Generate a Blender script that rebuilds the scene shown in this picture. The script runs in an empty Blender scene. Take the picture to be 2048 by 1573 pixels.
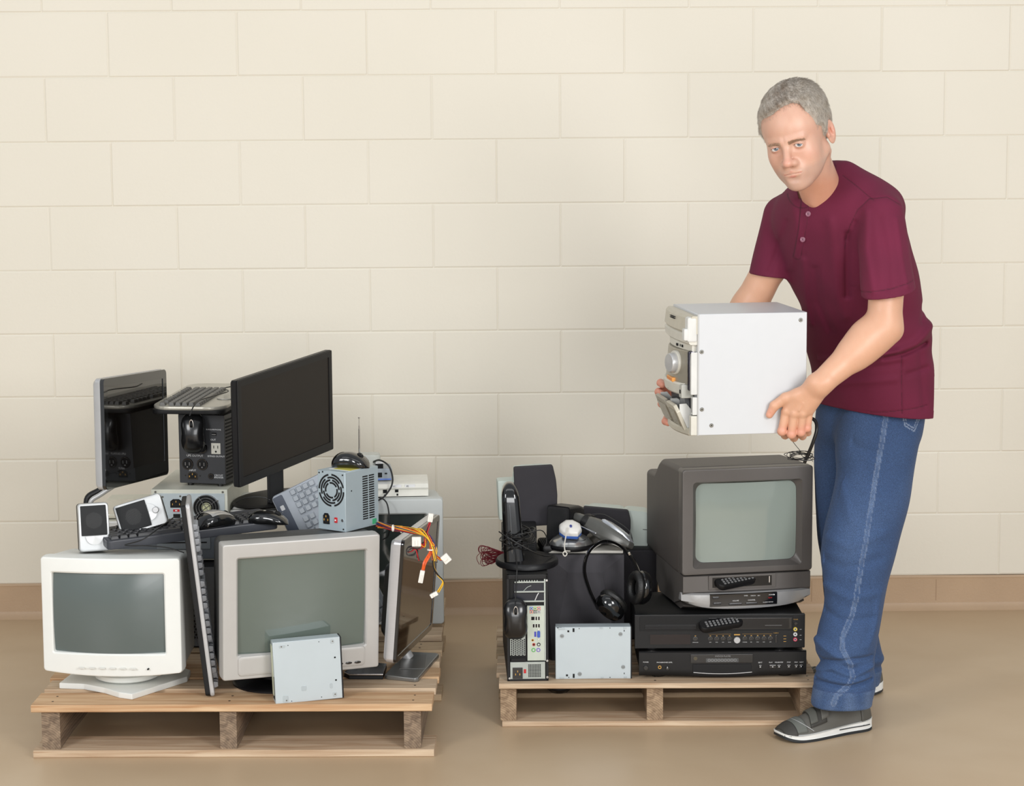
import bpy, bmesh, math, random
import numpy as np
from mathutils import Vector, Matrix
random.seed(7); rng = np.random.default_rng(7)
S = bpy.context.scene
COL = S.collection
PI = math.pi
# ---------------------------------------------------------------- camera
F_PX, PITCH, YAW, ROLL, CAM_H, WALL_Y = 4304.73, .13061, -.01101, -.00732, 1.6266, 6.8637
fw = Vector((-math.sin(YAW)*math.cos(PITCH), math.cos(YAW)*math.cos(PITCH), -math.sin(PITCH)))
rt = Vector((math.cos(YAW), math.sin(YAW), 0)); upv = rt.cross(fw)
r2 = rt*math.cos(ROLL)+upv*math.sin(ROLL); u2 = -rt*math.sin(ROLL)+upv*math.cos(ROLL)
cd = bpy.data.cameras.new('camera'); cam = bpy.data.objects.new('camera', cd); COL.objects.link(cam)
M = Matrix.Identity(4)
for i in range(3):
    M[i][0] = r2[i]; M[i][1] = u2[i]; M[i][2] = -fw[i]
M[2][3] = CAM_H
cam.matrix_world = M
cd.sensor_fit = 'HORIZONTAL'; cd.sensor_width = 36; cd.lens = F_PX/2048*36
cd.clip_start = .05; cd.clip_end = 60
S.camera = cam
# ---------------------------------------------------------------- light
W = bpy.data.worlds.new('world'); S.world = W; W.use_nodes = True
W.node_tree.nodes['Background'].inputs[0].default_value = (.90, .95, 1, 1)
W.node_tree.nodes['Background'].inputs[1].default_value = .50
def area(name, loc, target, size, energy, color):
    l = bpy.data.lights.new(name, 'AREA'); l.shape = 'RECTANGLE'; l.size, l.size_y = size
    l.energy = energy; l.color = color
    o = bpy.data.objects.new(name, l); COL.objects.link(o); o.location = loc
    o.rotation_euler = (Vector(target)-Vector(loc)).to_track_quat('-Z', 'Y').to_euler()
    return o
area('softbox_right', (2.3, 1.3, 2.2), (.3, 6.2, .5), (1.3, 1.6), 100, (1, .995, .99))
area('softbox_left', (-3.0, 1.6, 2.3), (-.3, 6.2, .5), (1.2, 1.5), 76, (1, 1, 1))
area('front_fill', (.1, -1.2, 1.25), (0, 6.2, .5), (2.8, 1.4), 95, (1, 1, 1))  # unseen fill light, added to brighten the gap between the pallets
area('top_fill', (0, 3.6, 3.8), (0, 6.2, .6), (4.2, .8), 16, (1, 1, 1))  # overhead fill light added out of view, no real fixture
S.view_settings.view_transform = 'Standard'; S.view_settings.look = 'None'
S.view_settings.exposure = .07; S.view_settings.gamma = 1; S.view_settings.use_curve_mapping = False

# ---------------------------------------------------------------- materials
def lin(c): return tuple(((v/255+.055)/1.055)**2.4 if v > 10 else v/255/12.92 for v in c)
MATS = {}
def mat(name, rgb, rough=.5, metal=0., coat=0., var=.04, vscale=30., bump=0., bscale=400., spec=.5, trans=0., stretch=None, col2=None, aniso=0.):
    if name in MATS: return MATS[name]
    m = bpy.data.materials.new(name); m.use_nodes = True; nt = m.node_tree; b = nt.nodes['Principled BSDF']
    c = lin(rgb)
    tc = nt.nodes.new('ShaderNodeTexCoord'); mp = nt.nodes.new('ShaderNodeMapping'); nt.links.new(tc.outputs['Object'], mp.inputs[0])
    if stretch: mp.inputs['Scale'].default_value = stretch
    n = nt.nodes.new('ShaderNodeTexNoise'); n.inputs['Scale'].default_value = vscale; n.inputs['Detail'].default_value = 4
    nt.links.new(mp.outputs[0], n.inputs['Vector'])
    r = nt.nodes.new('ShaderNodeValToRGB'); r.color_ramp.elements[0].position = .3; r.color_ramp.elements[1].position = .7
    c2 = lin(col2) if col2 else c
    r.color_ramp.elements[0].color = (*[v*(1-var) for v in c2], 1); r.color_ramp.elements[1].color = (*[min(1, v*(1+var)) for v in c], 1)
    nt.links.new(n.outputs[0], r.inputs[0]); nt.links.new(r.outputs[0], b.inputs['Base Color'])
    b.inputs['Roughness'].default_value = rough; b.inputs['Metallic'].default_value = metal
    b.inputs['Coat Weight'].default_value = coat; b.inputs['Coat Roughness'].default_value = .05
    b.inputs['Specular IOR Level'].default_value = spec; b.inputs['Transmission Weight'].default_value = trans
    if bump:
        n2 = nt.nodes.new('ShaderNodeTexNoise'); n2.inputs['Scale'].default_value = bscale; n2.inputs['Detail'].default_value = 3
        nt.links.new(mp.outputs[0], n2.inputs['Vector'])
        bp = nt.nodes.new('ShaderNodeBump'); bp.inputs['Strength'].default_value = bump; bp.inputs['Distance'].default_value = .002
        nt.links.new(n2.outputs[0], bp.inputs['Height']); nt.links.new(bp.outputs[0], b.inputs['Normal'])
    MATS[name] = m; return m
def attr_mat(name, rough=.6, coat=0., bump=0., bscale=300., sss=0., speck=0., speckscale=900., sheen=0., stretch=None):
    """material whose colour is the mesh's own colour attribute (dye, print, skin tone)"""
    m = bpy.data.materials.new(name); m.use_nodes = True; nt = m.node_tree; b = nt.nodes['Principled BSDF']
    a = nt.nodes.new('ShaderNodeAttribute'); a.attribute_name = 'tint'
    tc = nt.nodes.new('ShaderNodeTexCoord'); mp = nt.nodes.new('ShaderNodeMapping'); nt.links.new(tc.outputs['Object'], mp.inputs[0])
    if stretch: mp.inputs['Scale'].default_value = stretch
    n = nt.nodes.new('ShaderNodeTexNoise'); n.inputs['Scale'].default_value = speckscale; n.inputs['Detail'].default_value = 2
    nt.links.new(mp.outputs[0], n.inputs['Vector'])
    mr = nt.nodes.new('ShaderNodeMapRange'); mr.inputs['From Min'].default_value = .3; mr.inputs['From Max'].default_value = .7
    mr.inputs['To Min'].default_value = 1-speck; mr.inputs['To Max'].default_value = 1+speck
    nt.links.new(n.outputs[0], mr.inputs['Value'])
    mx = nt.nodes.new('ShaderNodeVectorMath'); mx.operation = 'SCALE'
    nt.links.new(a.outputs['Color'], mx.inputs[0]); nt.links.new(mr.outputs[0], mx.inputs['Scale'])
    nt.links.new(mx.outputs[0], b.inputs['Base Color'])
    b.inputs['Roughness'].default_value = rough; b.inputs['Coat Weight'].default_value = coat; b.inputs['Sheen Weight'].default_value = sheen
    if sss:
        b.inputs['Subsurface Weight'].default_value = sss; b.inputs['Subsurface Radius'].default_value = (1, .35, .2); b.inputs['Subsurface Scale'].default_value = .006
    if bump:
        n2 = nt.nodes.new('ShaderNodeTexNoise'); n2.inputs['Scale'].default_value = bscale; nt.links.new(mp.outputs[0], n2.inputs['Vector'])
        bp = nt.nodes.new('ShaderNodeBump'); bp.inputs['Strength'].default_value = bump; bp.inputs['Distance'].default_value = .0015
        nt.links.new(n2.outputs[0], bp.inputs['Height']); nt.links.new(bp.outputs[0], b.inputs['Normal'])
    return m

# ---------------------------------------------------------------- mesh helpers
def rot(yaw=0, tx=0, ty=0): return Matrix.Rotation(yaw, 4, 'Z') @ Matrix.Rotation(tx, 4, 'X') @ Matrix.Rotation(ty, 4, 'Y')
def pose(x, y, z, yaw=0, tx=0, ty=0): return Matrix.Translation((x, y, z)) @ rot(yaw, tx, ty)
def rr(w, h, r, seg=5, ne=1, cx=0, cz=0):
    """rounded rectangle, list of (x,z) counter-clockwise, ne = divisions per straight side"""
    r = min(r, w/2-1e-5, h/2-1e-5); p = []
    cs = [(w/2-r, h/2-r, 0), (-w/2+r, h/2-r, PI/2), (-w/2+r, -h/2+r, PI), (w/2-r, -h/2+r, 3*PI/2)]
    for k, (x, z, a) in enumerate(cs):
        arc = [(x+r*math.cos(a+PI/2*i/seg), z+r*math.sin(a+PI/2*i/seg)) for i in range(seg+1)]
        p += arc
        nx, nz, na = cs[(k+1) % 4]; q = (nx+r*math.cos(na), nz+r*math.sin(na)); e = arc[-1]
        for i in range(1, ne): p.append((e[0]+(q[0]-e[0])*i/ne, e[1]+(q[1]-e[1])*i/ne))
    return [(x+cx, z+cz) for x, z in p]
def crom(P, n):
    """catmull-rom through points, n samples per span"""
    P = [np.array(p, float) for p in P]; out = []
    Q = [2*P[0]-P[1]]+P+[2*P[-1]-P[-2]]
    for i in range(1, len(Q)-2):
        a, b, c, d = Q[i-1:i+3]
        for k in range(n):
            t = k/n; out.append(.5*((2*b)+(c-a)*t+(2*a-5*b+4*c-d)*t*t+(3*b-a-3*c+d)*t**3))
    out.append(P[-1]); return out
GLYPH = {}
class MB:
    def __init__(s, M=None): s.v = []; s.f = []; s.m = []; s.mats = []; s.M = M or Matrix.Identity(4)
    def mi(s, m):
        if m not in s.mats: s.mats.append(m)
        return s.mats.index(m)
    def add(s, vs, fs, m, M=None):
        T = s.M @ M if M is not None else s.M; o = len(s.v); k = s.mi(m)
        s.v += [tuple(T @ Vector(v)) for v in vs]
        s.f += [tuple(i+o for i in f) for f in fs]; s.m += [k]*len(fs); return s
    def box(s, x0, x1, y0, y1, z0, z1, m, bev=0, seg=2, M=None):
        if not bev:
            vs = [(x, y, z) for x in (x0, x1) for y in (y0, y1) for z in (z0, z1)]
            return s.add(vs, [(0, 1, 3, 2), (4, 6, 7, 5), (0, 4, 5, 1), (2, 3, 7, 6), (0, 2, 6, 4), (1, 5, 7, 3)], m, M)
        bm = bmesh.new(); bmesh.ops.create_cube(bm, size=1)
        for v in bm.verts: v.co = Vector(((x0+x1)/2+v.co.x*(x1-x0), (y0+y1)/2+v.co.y*(y1-y0), (z0+z1)/2+v.co.z*(z1-z0)))
        bmesh.ops.bevel(bm, geom=list(bm.edges), offset=min(bev, .49*min(x1-x0, y1-y0, z1-z0)), segments=seg, profile=.5, affect='EDGES')
        return s.bm(bm, m, M)
    def bm(s, bm, m, M=None):
        bm.verts.index_update(); s.add([v.co[:] for v in bm.verts], [tuple(v.index for v in f.verts) for f in bm.faces], m, M); bm.free(); return s
    def rings(s, R, m, cap0=False, cap1=False, M=None, closed=True):
        n = len(R[0]); vs = [p for r in R for p in r]; fs = []
        for i in range(len(R)-1):
            for j in range(n if closed else n-1):
                k = (j+1) % n; fs.append((i*n+j, i*n+k, (i+1)*n+k, (i+1)*n+j))
        if cap0: fs.append(tuple(reversed(range(n))))
        if cap1: fs.append(tuple((len(R)-1)*n+j for j in range(n)))
        return s.add(vs, fs, m, M)
    def prism(s, pts, y0, y1, m, M=None, bev=0):
        """polygon (x,z) extruded along y"""
        n = len(pts)
        bm = bmesh.new(); a = [bm.verts.new((x, y0, z)) for x, z in pts]; b = [bm.verts.new((x, y1, z)) for x, z in pts]
        bm.faces.new(a); bm.faces.new(b[::-1])
        for i in range(n): bm.faces.new((a[i], b[i], b[(i+1) % n], a[(i+1) % n]))
        bmesh.ops.recalc_face_normals(bm, faces=bm.faces)
        if bev: bmesh.ops.bevel(bm, geom=list(bm.edges), offset=bev, segments=2, profile=.5, affect='EDGES')
        return s.bm(bm, m, M)
    def plate(s, pts, z0, z1, m, M=None, bev=0):
        """polygon (x,y) extruded along z"""
        T = Matrix(((1, 0, 0, 0), (0, 0, 1, 0), (0, 1, 0, 0), (0, 0, 0, 1)))
        return s.prism(pts, z0, z1, m, (M or Matrix.Identity(4)) @ T, bev)
    def tube(s, pts, r, m, n=8, k=6, M=None, r1=None, caps=True):
        P = crom(pts, k) if k > 1 and len(pts) > 1 else [np.array(p, float) for p in pts]
        P = [Vector(p) for p in P]; R = []; N = len(P)
        t = (P[1]-P[0]).normalized(); u = t.orthogonal().normalized()
        for i, p in enumerate(P):
            t2 = (P[min(i+1, N-1)]-P[max(i-1, 0)])
            if t2.length < 1e-9: t2 = t
            t2.normalize(); u = (u-t2*u.dot(t2)); u = u.normalized() if u.length > 1e-6 else t2.orthogonal().normalized()
            w = t2.cross(u); q = r if r1 is None else r+(r1-r)*i/(N-1)
            R.append([tuple(p+(u*math.cos(2*PI*j/n)+w*math.sin(2*PI*j/n))*q) for j in range(n)])
        return s.rings(R, m, caps, caps, M)
    def lathe(s, prof, m, M=None, n=28, sx=1, sy=1):
        """profile of (r,z) turned about z"""
        R = [[(max(r, 1e-5)*sx*math.cos(2*PI*j/n), max(r, 1e-5)*sy*math.sin(2*PI*j/n), z) for j in range(n)] for r, z in prof]
        return s.rings(R, m, True, True, M)
    def disc(s, x, z, r, y0, y1, m, n=20, M=None, bev=0):
        """cylinder with axis along y centred at x,z"""
        b = bev or 0
        R = [[(x+q*math.cos(2*PI*j/n), y, z+q*math.sin(2*PI*j/n)) for j in range(n)] for q, y in ([(r, y1), (r, y0+b), (r-b, y0)] if b else [(r, y1), (r, y0)])]
        return s.rings(R, m, True, True, M)
    def ring(s, x, z, ro, ri, y0, y1, m, a0=0, a1=2*PI, n=32, M=None):
        full = abs(a1-a0) > 2*PI-1e-6; R = []
        for j in range(n if full else n+1):
            a = a0+(a1-a0)*j/n; c, d = math.cos(a), math.sin(a)
            R.append([(x+ro*c, y1, z+ro*d), (x+ro*c, y0, z+ro*d), (x+ri*c, y0, z+ri*d), (x+ri*c, y1, z+ri*d)])
        if full: R.append(R[0])
        return s.rings(R, m, not full, not full, M)
    def text(s, st, x, z, size, m, y=-.0006, align='CENTER', M=None):
        key = (st, align)
        if key not in GLYPH:
            cu = bpy.data.curves.new('glyph', 'FONT'); cu.body = st; cu.size = 1; cu.align_x = align; cu.align_y = 'CENTER'; cu.resolution_u = 2
            o = bpy.data.objects.new('glyph', cu); COL.objects.link(o); dg = bpy.context.evaluated_depsgraph_get()
            me = bpy.data.meshes.new_from_object(o.evaluated_get(dg)); GLYPH[key] = ([v.co[:] for v in me.vertices], [tuple(p.vertices) for p in me.polygons])
            bpy.data.objects.remove(o); bpy.data.meshes.remove(me); bpy.data.curves.remove(cu)
        vs, fs = GLYPH[key]
        return s.add([(x+v[0]*size, y, z+v[1]*size) for v in vs], fs, m, M)
    def build(s, name, parent=None, label=None, smooth=40, kind=None):
        me = bpy.data.meshes.new(name); me.from_pydata(s.v, [], s.f)
        for m in s.mats: me.materials.append(m)
        me.polygons.foreach_set('material_index', s.m)
        if smooth:
            me.polygons.foreach_set('use_smooth', [True]*len(me.polygons)); me.update(); me.set_sharp_from_angle(angle=math.radians(smooth))
        bm = bmesh.new(); bm.from_mesh(me); bmesh.ops.recalc_face_normals(bm, faces=bm.faces); bm.to_mesh(me); bm.free()
        me.update(); o = bpy.data.objects.new(name, me); COL.objects.link(o)
        if smooth and len(me.polygons) > 5:
            wn = o.modifiers.new('normals', 'WEIGHTED_NORMAL'); wn.keep_sharp = True; wn.weight = 60
        if parent: o.parent = parent
        if label: o['label'] = label
        if kind: o['kind'] = kind
        return o
def thing(name, label, cat, M, group=None):
    o = bpy.data.objects.new(name, None); o.empty_display_size = .05; COL.objects.link(o); o.matrix_world = M
    o['label'] = label; o['category'] = cat
    if group: o['group'] = group
    return o
def Tr(x, y, z): return Matrix.Translation((x, y, z))
def sdiv(a, b, n): return [a+(b-a)*i/n for i in range(n+1)]

# shared materials
blk = mat('black_plastic', (20, 20, 22), .42, bump=.12, bscale=900, spec=.35)
blkg = mat('gloss_black_plastic', (14, 14, 15), .12, coat=.6)
blkm = mat('matte_black_plastic', (17, 17, 18), .6, spec=.35)
dark = mat('dark_opening', (6, 6, 7), .8)
cord = mat('black_cord', (20, 20, 20), .4)
steel = mat('zinc_steel', (176, 186, 188), .42, .25, var=.03, vscale=8)
beige = mat('beige_steel', (205, 203, 188), .5)
whitep = mat('white_plastic', (214, 213, 205), .42, var=.015, bump=.08, bscale=1200)
silver = mat('silver_plastic', (186, 186, 186), .35, .35)
chrome = mat('chrome', (220, 220, 222), .15, 1.)
wht = mat('white_print', (225, 225, 225), .6)
gold = mat('gold_print', (196, 150, 70), .5)
red = mat('red_plastic', (190, 30, 36), .4)
# ================================================================ setting
def wall_mats():
    m = bpy.data.materials.new('painted_block_wall'); m.use_nodes = True; nt = m.node_tree; b = nt.nodes['Principled BSDF']
    tc = nt.nodes.new('ShaderNodeTexCoord')
    n = nt.nodes.new('ShaderNodeTexNoise'); n.inputs['Scale'].default_value = 1.3; n.inputs['Detail'].default_value = 5
    r = nt.nodes.new('ShaderNodeValToRGB'); r.color_ramp.elements[0].color = (*lin((222, 215, 198)), 1); r.color_ramp.elements[1].color = (*lin((230, 223, 208)), 1)
    nt.links.new(tc.outputs['Object'], n.inputs['Vector']); nt.links.new(n.outputs[0], r.inputs[0]); nt.links.new(r.outputs[0], b.inputs['Base Color'])
    n2 = nt.nodes.new('ShaderNodeTexNoise'); n2.inputs['Scale'].default_value = 90; n2.inputs['Detail'].default_value = 6
    nt.links.new(tc.outputs['Object'], n2.inputs['Vector'])
    bp = nt.nodes.new('ShaderNodeBump'); bp.inputs['Strength'].default_value = .22; bp.inputs['Distance'].default_value = .002
    nt.links.new(n2.outputs[0], bp.inputs['Height']); nt.links.new(bp.outputs[0], b.inputs['Normal'])
    b.inputs['Roughness'].default_value = .55
    return m
wallm = wall_mats()
brownp = mat('brown_base_paint', (182, 154, 124), .5, var=.05, vscale=6, bump=.3, bscale=150)
def block_wall():
    mb = MB(); C, B = .2032, .4064; zb = .114; x0 = .0317
    zz = [zb+C*k for k in range(15)]
    for k in range(14):
        off = 0 if k % 2 else B/2
        # joints measured in the photograph: odd courses (from the base) fall on x0+n*B
        for n in range(-12, 13):
            a = x0+n*B+(B/2 if k % 2 == 1 else 0)-B/2*0
            if k % 2 == 0: a = x0+n*B
            b_ = a+B; lo, hi = zz[k], zz[k+1]; g = .0045; dp = .0022
            jx = rng.normal(0, .0008, 4)
            ya = WALL_Y+dp; yf = WALL_Y+rng.normal(0, .00025)
            xs = [a, a+g+jx[0], b_-g+jx[1], b_]; zs = [lo, lo+g+jx[2], hi-g+jx[3], hi]
            vs = [(xs[i], ya if i in (0, 3) or j in (0, 3) else yf, zs[j]) for j in range(4) for i in range(4)]
            fs = [(j*4+i, j*4+i+1, j*4+i+5, j*4+i+4) for j in range(3) for i in range(3)]
            mb.add(vs, fs, wallm)
    mb.box(-5.2, 5.2, WALL_Y+.01, WALL_Y+.2, 0, 3, wallm)
    return mb.build('wall_back', kind='structure', smooth=0)
block_wall()
def baseboard():
    mb = MB(); n = 160; R = []
    for i in range(n+1):
        x = -5+10*i/n; t = .114+.0012*math.sin(x*3.1)+.0008*math.sin(x*9.7+1)
        R.append([(x, WALL_Y+.012, t), (x, WALL_Y-.001, t), (x, WALL_Y-.0045, t-.006), (x, WALL_Y-.003, t-.012), (x, WALL_Y-.003, .024), (x, WALL_Y-.006, .019), (x, WALL_Y-.010, .008), (x, WALL_Y-.022, .0), (x, WALL_Y+.012, 0)])
    mb.rings(R, brownp, False, False)
    for k in range(-12, 13):
        x = .0317+.4064*k+.2032
        mb.box(x-.0012, x+.0012, WALL_Y-.0034, WALL_Y-.002, .03, .1, mat('brown_joint', (160, 132, 104), .6))
    mb.build('baseboard_back', kind='structure')
baseboard()
def floor():
    m = bpy.data.materials.new('painted_concrete_floor'); m.use_nodes = True; nt = m.node_tree; b = nt.nodes['Principled BSDF']
    tc = nt.nodes.new('ShaderNodeTexCoord')
    n = nt.nodes.new('ShaderNodeTexNoise'); n.inputs['Scale'].default_value = 1.6; n.inputs['Detail'].default_value = 6; n.inputs['Distortion'].default_value = .6
    r = nt.nodes.new('ShaderNodeValToRGB'); r.color_ramp.elements[0].position = .3; r.color_ramp.elements[1].position = .75
    r.color_ramp.elements[0].color = (*lin((184, 159, 128)), 1); r.color_ramp.elements[1].color = (*lin((196, 173, 143)), 1)
    nt.links.new(tc.outputs['Object'], n.inputs['Vector']); nt.links.new(n.outputs[0], r.inputs[0]); nt.links.new(r.outputs[0], b.inputs['Base Color'])
    n3 = nt.nodes.new('ShaderNodeTexNoise'); n3.inputs['Scale'].default_value = 5; n3.inputs['Detail'].default_value = 8
    mr = nt.nodes.new('ShaderNodeMapRange'); mr.inputs['To Min'].default_value = .28; mr.inputs['To Max'].default_value = .5
    nt.links.new(tc.outputs['Object'], n3.inputs['Vector']); nt.links.new(n3.outputs[0], mr.inputs['Value']); nt.links.new(mr.outputs[0], b.inputs['Roughness'])
    n2 = nt.nodes.new('ShaderNodeTexNoise'); n2.inputs['Scale'].default_value = 7; n2.inputs['Detail'].default_value = 7
    nt.links.new(tc.outputs['Object'], n2.inputs['Vector'])
    bp = nt.nodes.new('ShaderNodeBump'); bp.inputs['Strength'].default_value = .15; bp.inputs['Distance'].default_value = .004
    nt.links.new(n2.outputs[0], bp.inputs['Height']); nt.links.new(bp.outputs[0], b.inputs['Normal'])
    mb = MB(); mb.box(-5.2, 5.2, -1.5, WALL_Y+.2, -.1, 0, m); mb.build('floor', kind='structure', smooth=0)
floor()

# ---------------------------------------------------------------- pallets
def wood(name, ax, c1, c2, ring=False):
    m = bpy.data.materials.new(name); m.use_nodes = True; nt = m.node_tree; b = nt.nodes['Principled BSDF']
    tc = nt.nodes.new('ShaderNodeTexCoord'); mp = nt.nodes.new('ShaderNodeMapping'); nt.links.new(tc.outputs['Object'], mp.inputs[0])
    mp.inputs['Scale'].default_value = (2.2, 34, 60) if ax == 'x' else ((30, 2.2, 40) if ax == 'y' else (1, 1, 1))
    n = nt.nodes.new('ShaderNodeTexNoise'); n.inputs['Scale'].default_value = 1.6; n.inputs['Detail'].default_value = 7; n.inputs['Distortion'].default_value = .8
    nt.links.new(mp.outputs[0], n.inputs['Vector'])
    r = nt.nodes.new('ShaderNodeValToRGB'); r.color_ramp.elements[0].position = .32; r.color_ramp.elements[1].position = .68
    r.color_ramp.elements[0].color = (*lin(c1), 1); r.color_ramp.elements[1].color = (*lin(c2), 1)
    nt.links.new(n.outputs[0], r.inputs[0])
    if ring:
        wv = nt.nodes.new('ShaderNodeTexWave'); wv.wave_type = 'RINGS'; wv.rings_direction = 'Y'; wv.inputs['Scale'].default_value = 55; wv.inputs['Distortion'].default_value = 2.5
        mp2 = nt.nodes.new('ShaderNodeMapping'); mp2.inputs['Location'].default_value = (.045, 0, .03); nt.links.new(tc.outputs['Object'], mp2.inputs[0]); nt.links.new(mp2.outputs[0], wv.inputs['Vector'])
        mx = nt.nodes.new('ShaderNodeMix'); mx.data_type = 'RGBA'; mx.blend_type = 'MULTIPLY'; mx.inputs['Factor'].default_value = .28
        nt.links.new(r.outputs[0], mx.inputs['A']); nt.links.new(wv.outputs['Color'], mx.inputs['B']); nt.links.new(mx.outputs['Result'], b.inputs['Base Color'])
    else: nt.links.new(r.outputs[0], b.inputs['Base Color'])
    b.inputs['Roughness'].default_value = .8
    bp = nt.nodes.new('ShaderNodeBump'); bp.inputs['Strength'].default_value = .5; bp.inputs['Distance'].default_value = .002
    nt.links.new(n.outputs[0], bp.inputs['Height']); nt.links.new(bp.outputs[0], b.inputs['Normal'])
    return m
wA = [wood('pine_board_warm', 'x', (176, 132, 92), (212, 180, 142)), wood('pine_board_pale', 'x', (172, 142, 112), (208, 186, 158)), wood('pine_board_grey', 'x', (158, 134, 106), (192, 168, 136))]
wS = wood('weathered_stringer', 'y', (110, 92, 76), (160, 138, 114), True)
wS2 = wood('pale_stringer', 'y', (132, 108, 84), (182, 156, 126), True)
nail = mat('nail_head', (60, 52, 46), .5, .6)
def board(x0, x1, y0, y1, z0, z1, m, seed):
    r = random.Random(seed); mb = MB(); n = 14; R = []
    for i in range(n+1):
        t = i/n; x = x0+(x1-x0)*t; a = r.uniform(-.0012, .0012); c = r.uniform(-.0012, .0012); h = r.uniform(-.0004, .0004)
        b = .0022
        R.append([(x, y0+a+b, z0), (x, y0+a, z0+b), (x, y0+a, z1-b+h), (x, y0+a+b, z1+h), (x, y1+c-b, z1+h), (x, y1+c, z1-b), (x, y1+c, z0+b), (x, y1+c-b, z0)])
    mb.rings(R, m, True, True)
    return mb
def pallet(label, M, w, dp, top, bt, xs, decks, bottoms, group, mats, sw):
    t = thing('wooden_pallet', label, 'pallet', M, group); zs = top-bt
    for i, x in enumerate(xs):
        # stringer: own origin so the end-grain rings centre on it
        mb = board(.012, dp-.012, -sw/2, sw/2, 0, zs-bt, mats[2], i*7+len(decks))
        mb.v = [(-v[1], v[0], v[2]) for v in mb.v]
        o = mb.build('stringer', t); o.location = (x+sw/2, 0, bt)
    for i, (a, b, dx0, dx1, mi) in enumerate(decks):
        mb = board(0, w+dx1-dx0, 0, b-a, 0, bt, wA[mi], i*3+1)
        for x in xs:
            for q in (.3, .7): mb.lathe([(.003, bt-.001), (.003, bt+.0006), (.001, bt+.0008)], nail, Tr(x+sw/2-dx0+.004*q, (b-a)*q, 0), n=8)
        o = mb.build('deck_board', t); o.location = (dx0-.024*a, a, zs)
    for i, (a, b, dx0, dx1, mi) in enumerate(bottoms):
        o = board(0, w+dx1-dx0, 0, b-a, 0, bt, wA[mi], i*3+100).build('bottom_board', t); o.location = (dx0-.024*a, a, 0)
    return t
pallet('large weathered wooden pallet at left carrying monitors', pose(-1.168, 5.325, 0, -.0246), 1.018, 1.2, .138, .019,
       [.024, .476, .945], [(0, .118, 0, 0, 0), (.150, .245, .004, .006, 1), (.262, .36, -.004, .012, 0), (.42, .52, .002, .010, 1), (.545, .645, .006, .014, 2), (.72, .82, 0, .010, 1), (.86, .96, 0, .012, 2), (1.07, 1.2, 0, .01, 1)],
       [(0, .13, .002, .004, 1), (.52, .63, 0, .012, 2), (1.07, 1.2, 0, .008, 2)], 'wooden pallets on the floor', (None, None, wS), .045)
pallet('small pale wooden pallet at right carrying tube television', pose(.021, 5.56, 0, -.024), .85, .66, .118, .0145,
       [.004, .393, .800], [(0, .095, 0, 0, 1), (.112, .20, -.006, 0, 1), (.215, .30, -.004, 0, 1), (.318, .40, -.006, 0, 2), (.42, .51, -.004, 0, 1), (.53, .66, -.004, 0, 1)],
       [(0, .10, .008, 0, 1), (.28, .38, 0, 0, 2), (.56, .66, 0, 0, 2)], 'wooden pallets on the floor', (None, None, wS2), .042)
# ================================================================ monitors
glass1 = mat('grey_crt_glass', (92, 101, 99), .22, var=.02, vscale=3, coat=.0)
glass2 = mat('green_grey_crt_glass', (96, 106, 99), .07, var=.02, vscale=3, coat=.5)
def crt(label, M, w, h, d, mg, body, back, glass, r=.012, bulge=.02, gb=.014, hous=None, chin=0., rim=.05, lean=0., name='crt_monitor', recess=.014, scr_r=.01):
    """mg = margins left,right,top,bottom.  origin: bottom centre of the front face"""
    t = thing(name, label, 'monitor', M)
    fy = lambda x, z: -bulge*(1-(2*x/w)**2)*(1-.35*((2*z/h-1)**2))
    def ring(ww, hh, rad, y, cx=0, cz=h/2, warp=1, drop=0):
        P = rr(ww, hh, rad, 5, 10, cx, cz)
        return [(x, y+warp*fy(x, z), z-(drop*(1-(2*x/w)**2) if z < h*.3 else 0)) for x, z in P]
    sw, sh = w-mg[0]-mg[1], h-mg[2]-mg[3]; sx = (mg[0]-mg[1])/2; sz = mg[3]+sh/2
    mb = MB()
    mb.rings([ring(w-.004, h-.004, r, rim, warp=0, drop=chin), ring(w, h, r, rim*.7, warp=.3, drop=chin), ring(w, h, r, .006, drop=chin), ring(w-.003, h-.003, r, .0015, drop=chin), ring(w-.010, h-.010, r, 0, drop=chin),
              ring(sw+.010, sh+.010, scr_r+.004, .001, sx, sz), ring(sw+.002, sh+.002, scr_r, .004, sx, sz), ring(sw-.004, sh-.004, scr_r, recess+.006, sx, sz)], body)
    mb.build('bezel', t, smooth=32)
    R = []
    for i in range(9):
        s = 1-i/8; k = max(s, .004)
        P = rr((sw-.001)*k, (sh-.001)*k, scr_r*k, 5, 10, sx, sz)
        R.append([(x, recess+fy(x, z)-gb*(1-((x-sx)/(sw/2))**2*.6-((z-sz)/(sh/2))**2*.4), z) for x, z in P])
    MB().rings(R, glass, False, True).build('screen', t, smooth=60)
    H = hous or [(rim-.004, 1, 1, 0), (rim+.02, .985, .985, 0), (d*.45, .95, .93, .0), (d*.7, .80, .78, -.004), (d*.96, .62, .60, -.008), (d, .58, .56, -.008)]
    MB().rings([[(x, y, z) for x, z in rr((w-.006)*a, (h-.006)*b, r+.006*i, 5, 10, 0, h/2+dz)] for i, (y, a, b, dz) in enumerate(H)], back, True, True).build('housing', t, smooth=32)
    vent = MB()
    for i in range(9): vent.box(-w*.25, w*.25, d*.5+i*.008, d*.5+i*.008+.003, h*.93, h*.945, dark)
    return t
m1 = mat('ivory_plastic', (226, 227, 222), .45, var=.01, bump=.06, bscale=1500)
X = pose(-.975, 5.42, .198, -.107, -.015)
t = crt('white tube monitor on swivel foot at the front left of the left pallet', X, .366, .300, .40, (.031, .042, .041, .052), m1, m1, glass1, bulge=.024, chin=.010, r=.008, scr_r=.004)
mb = MB()
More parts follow.
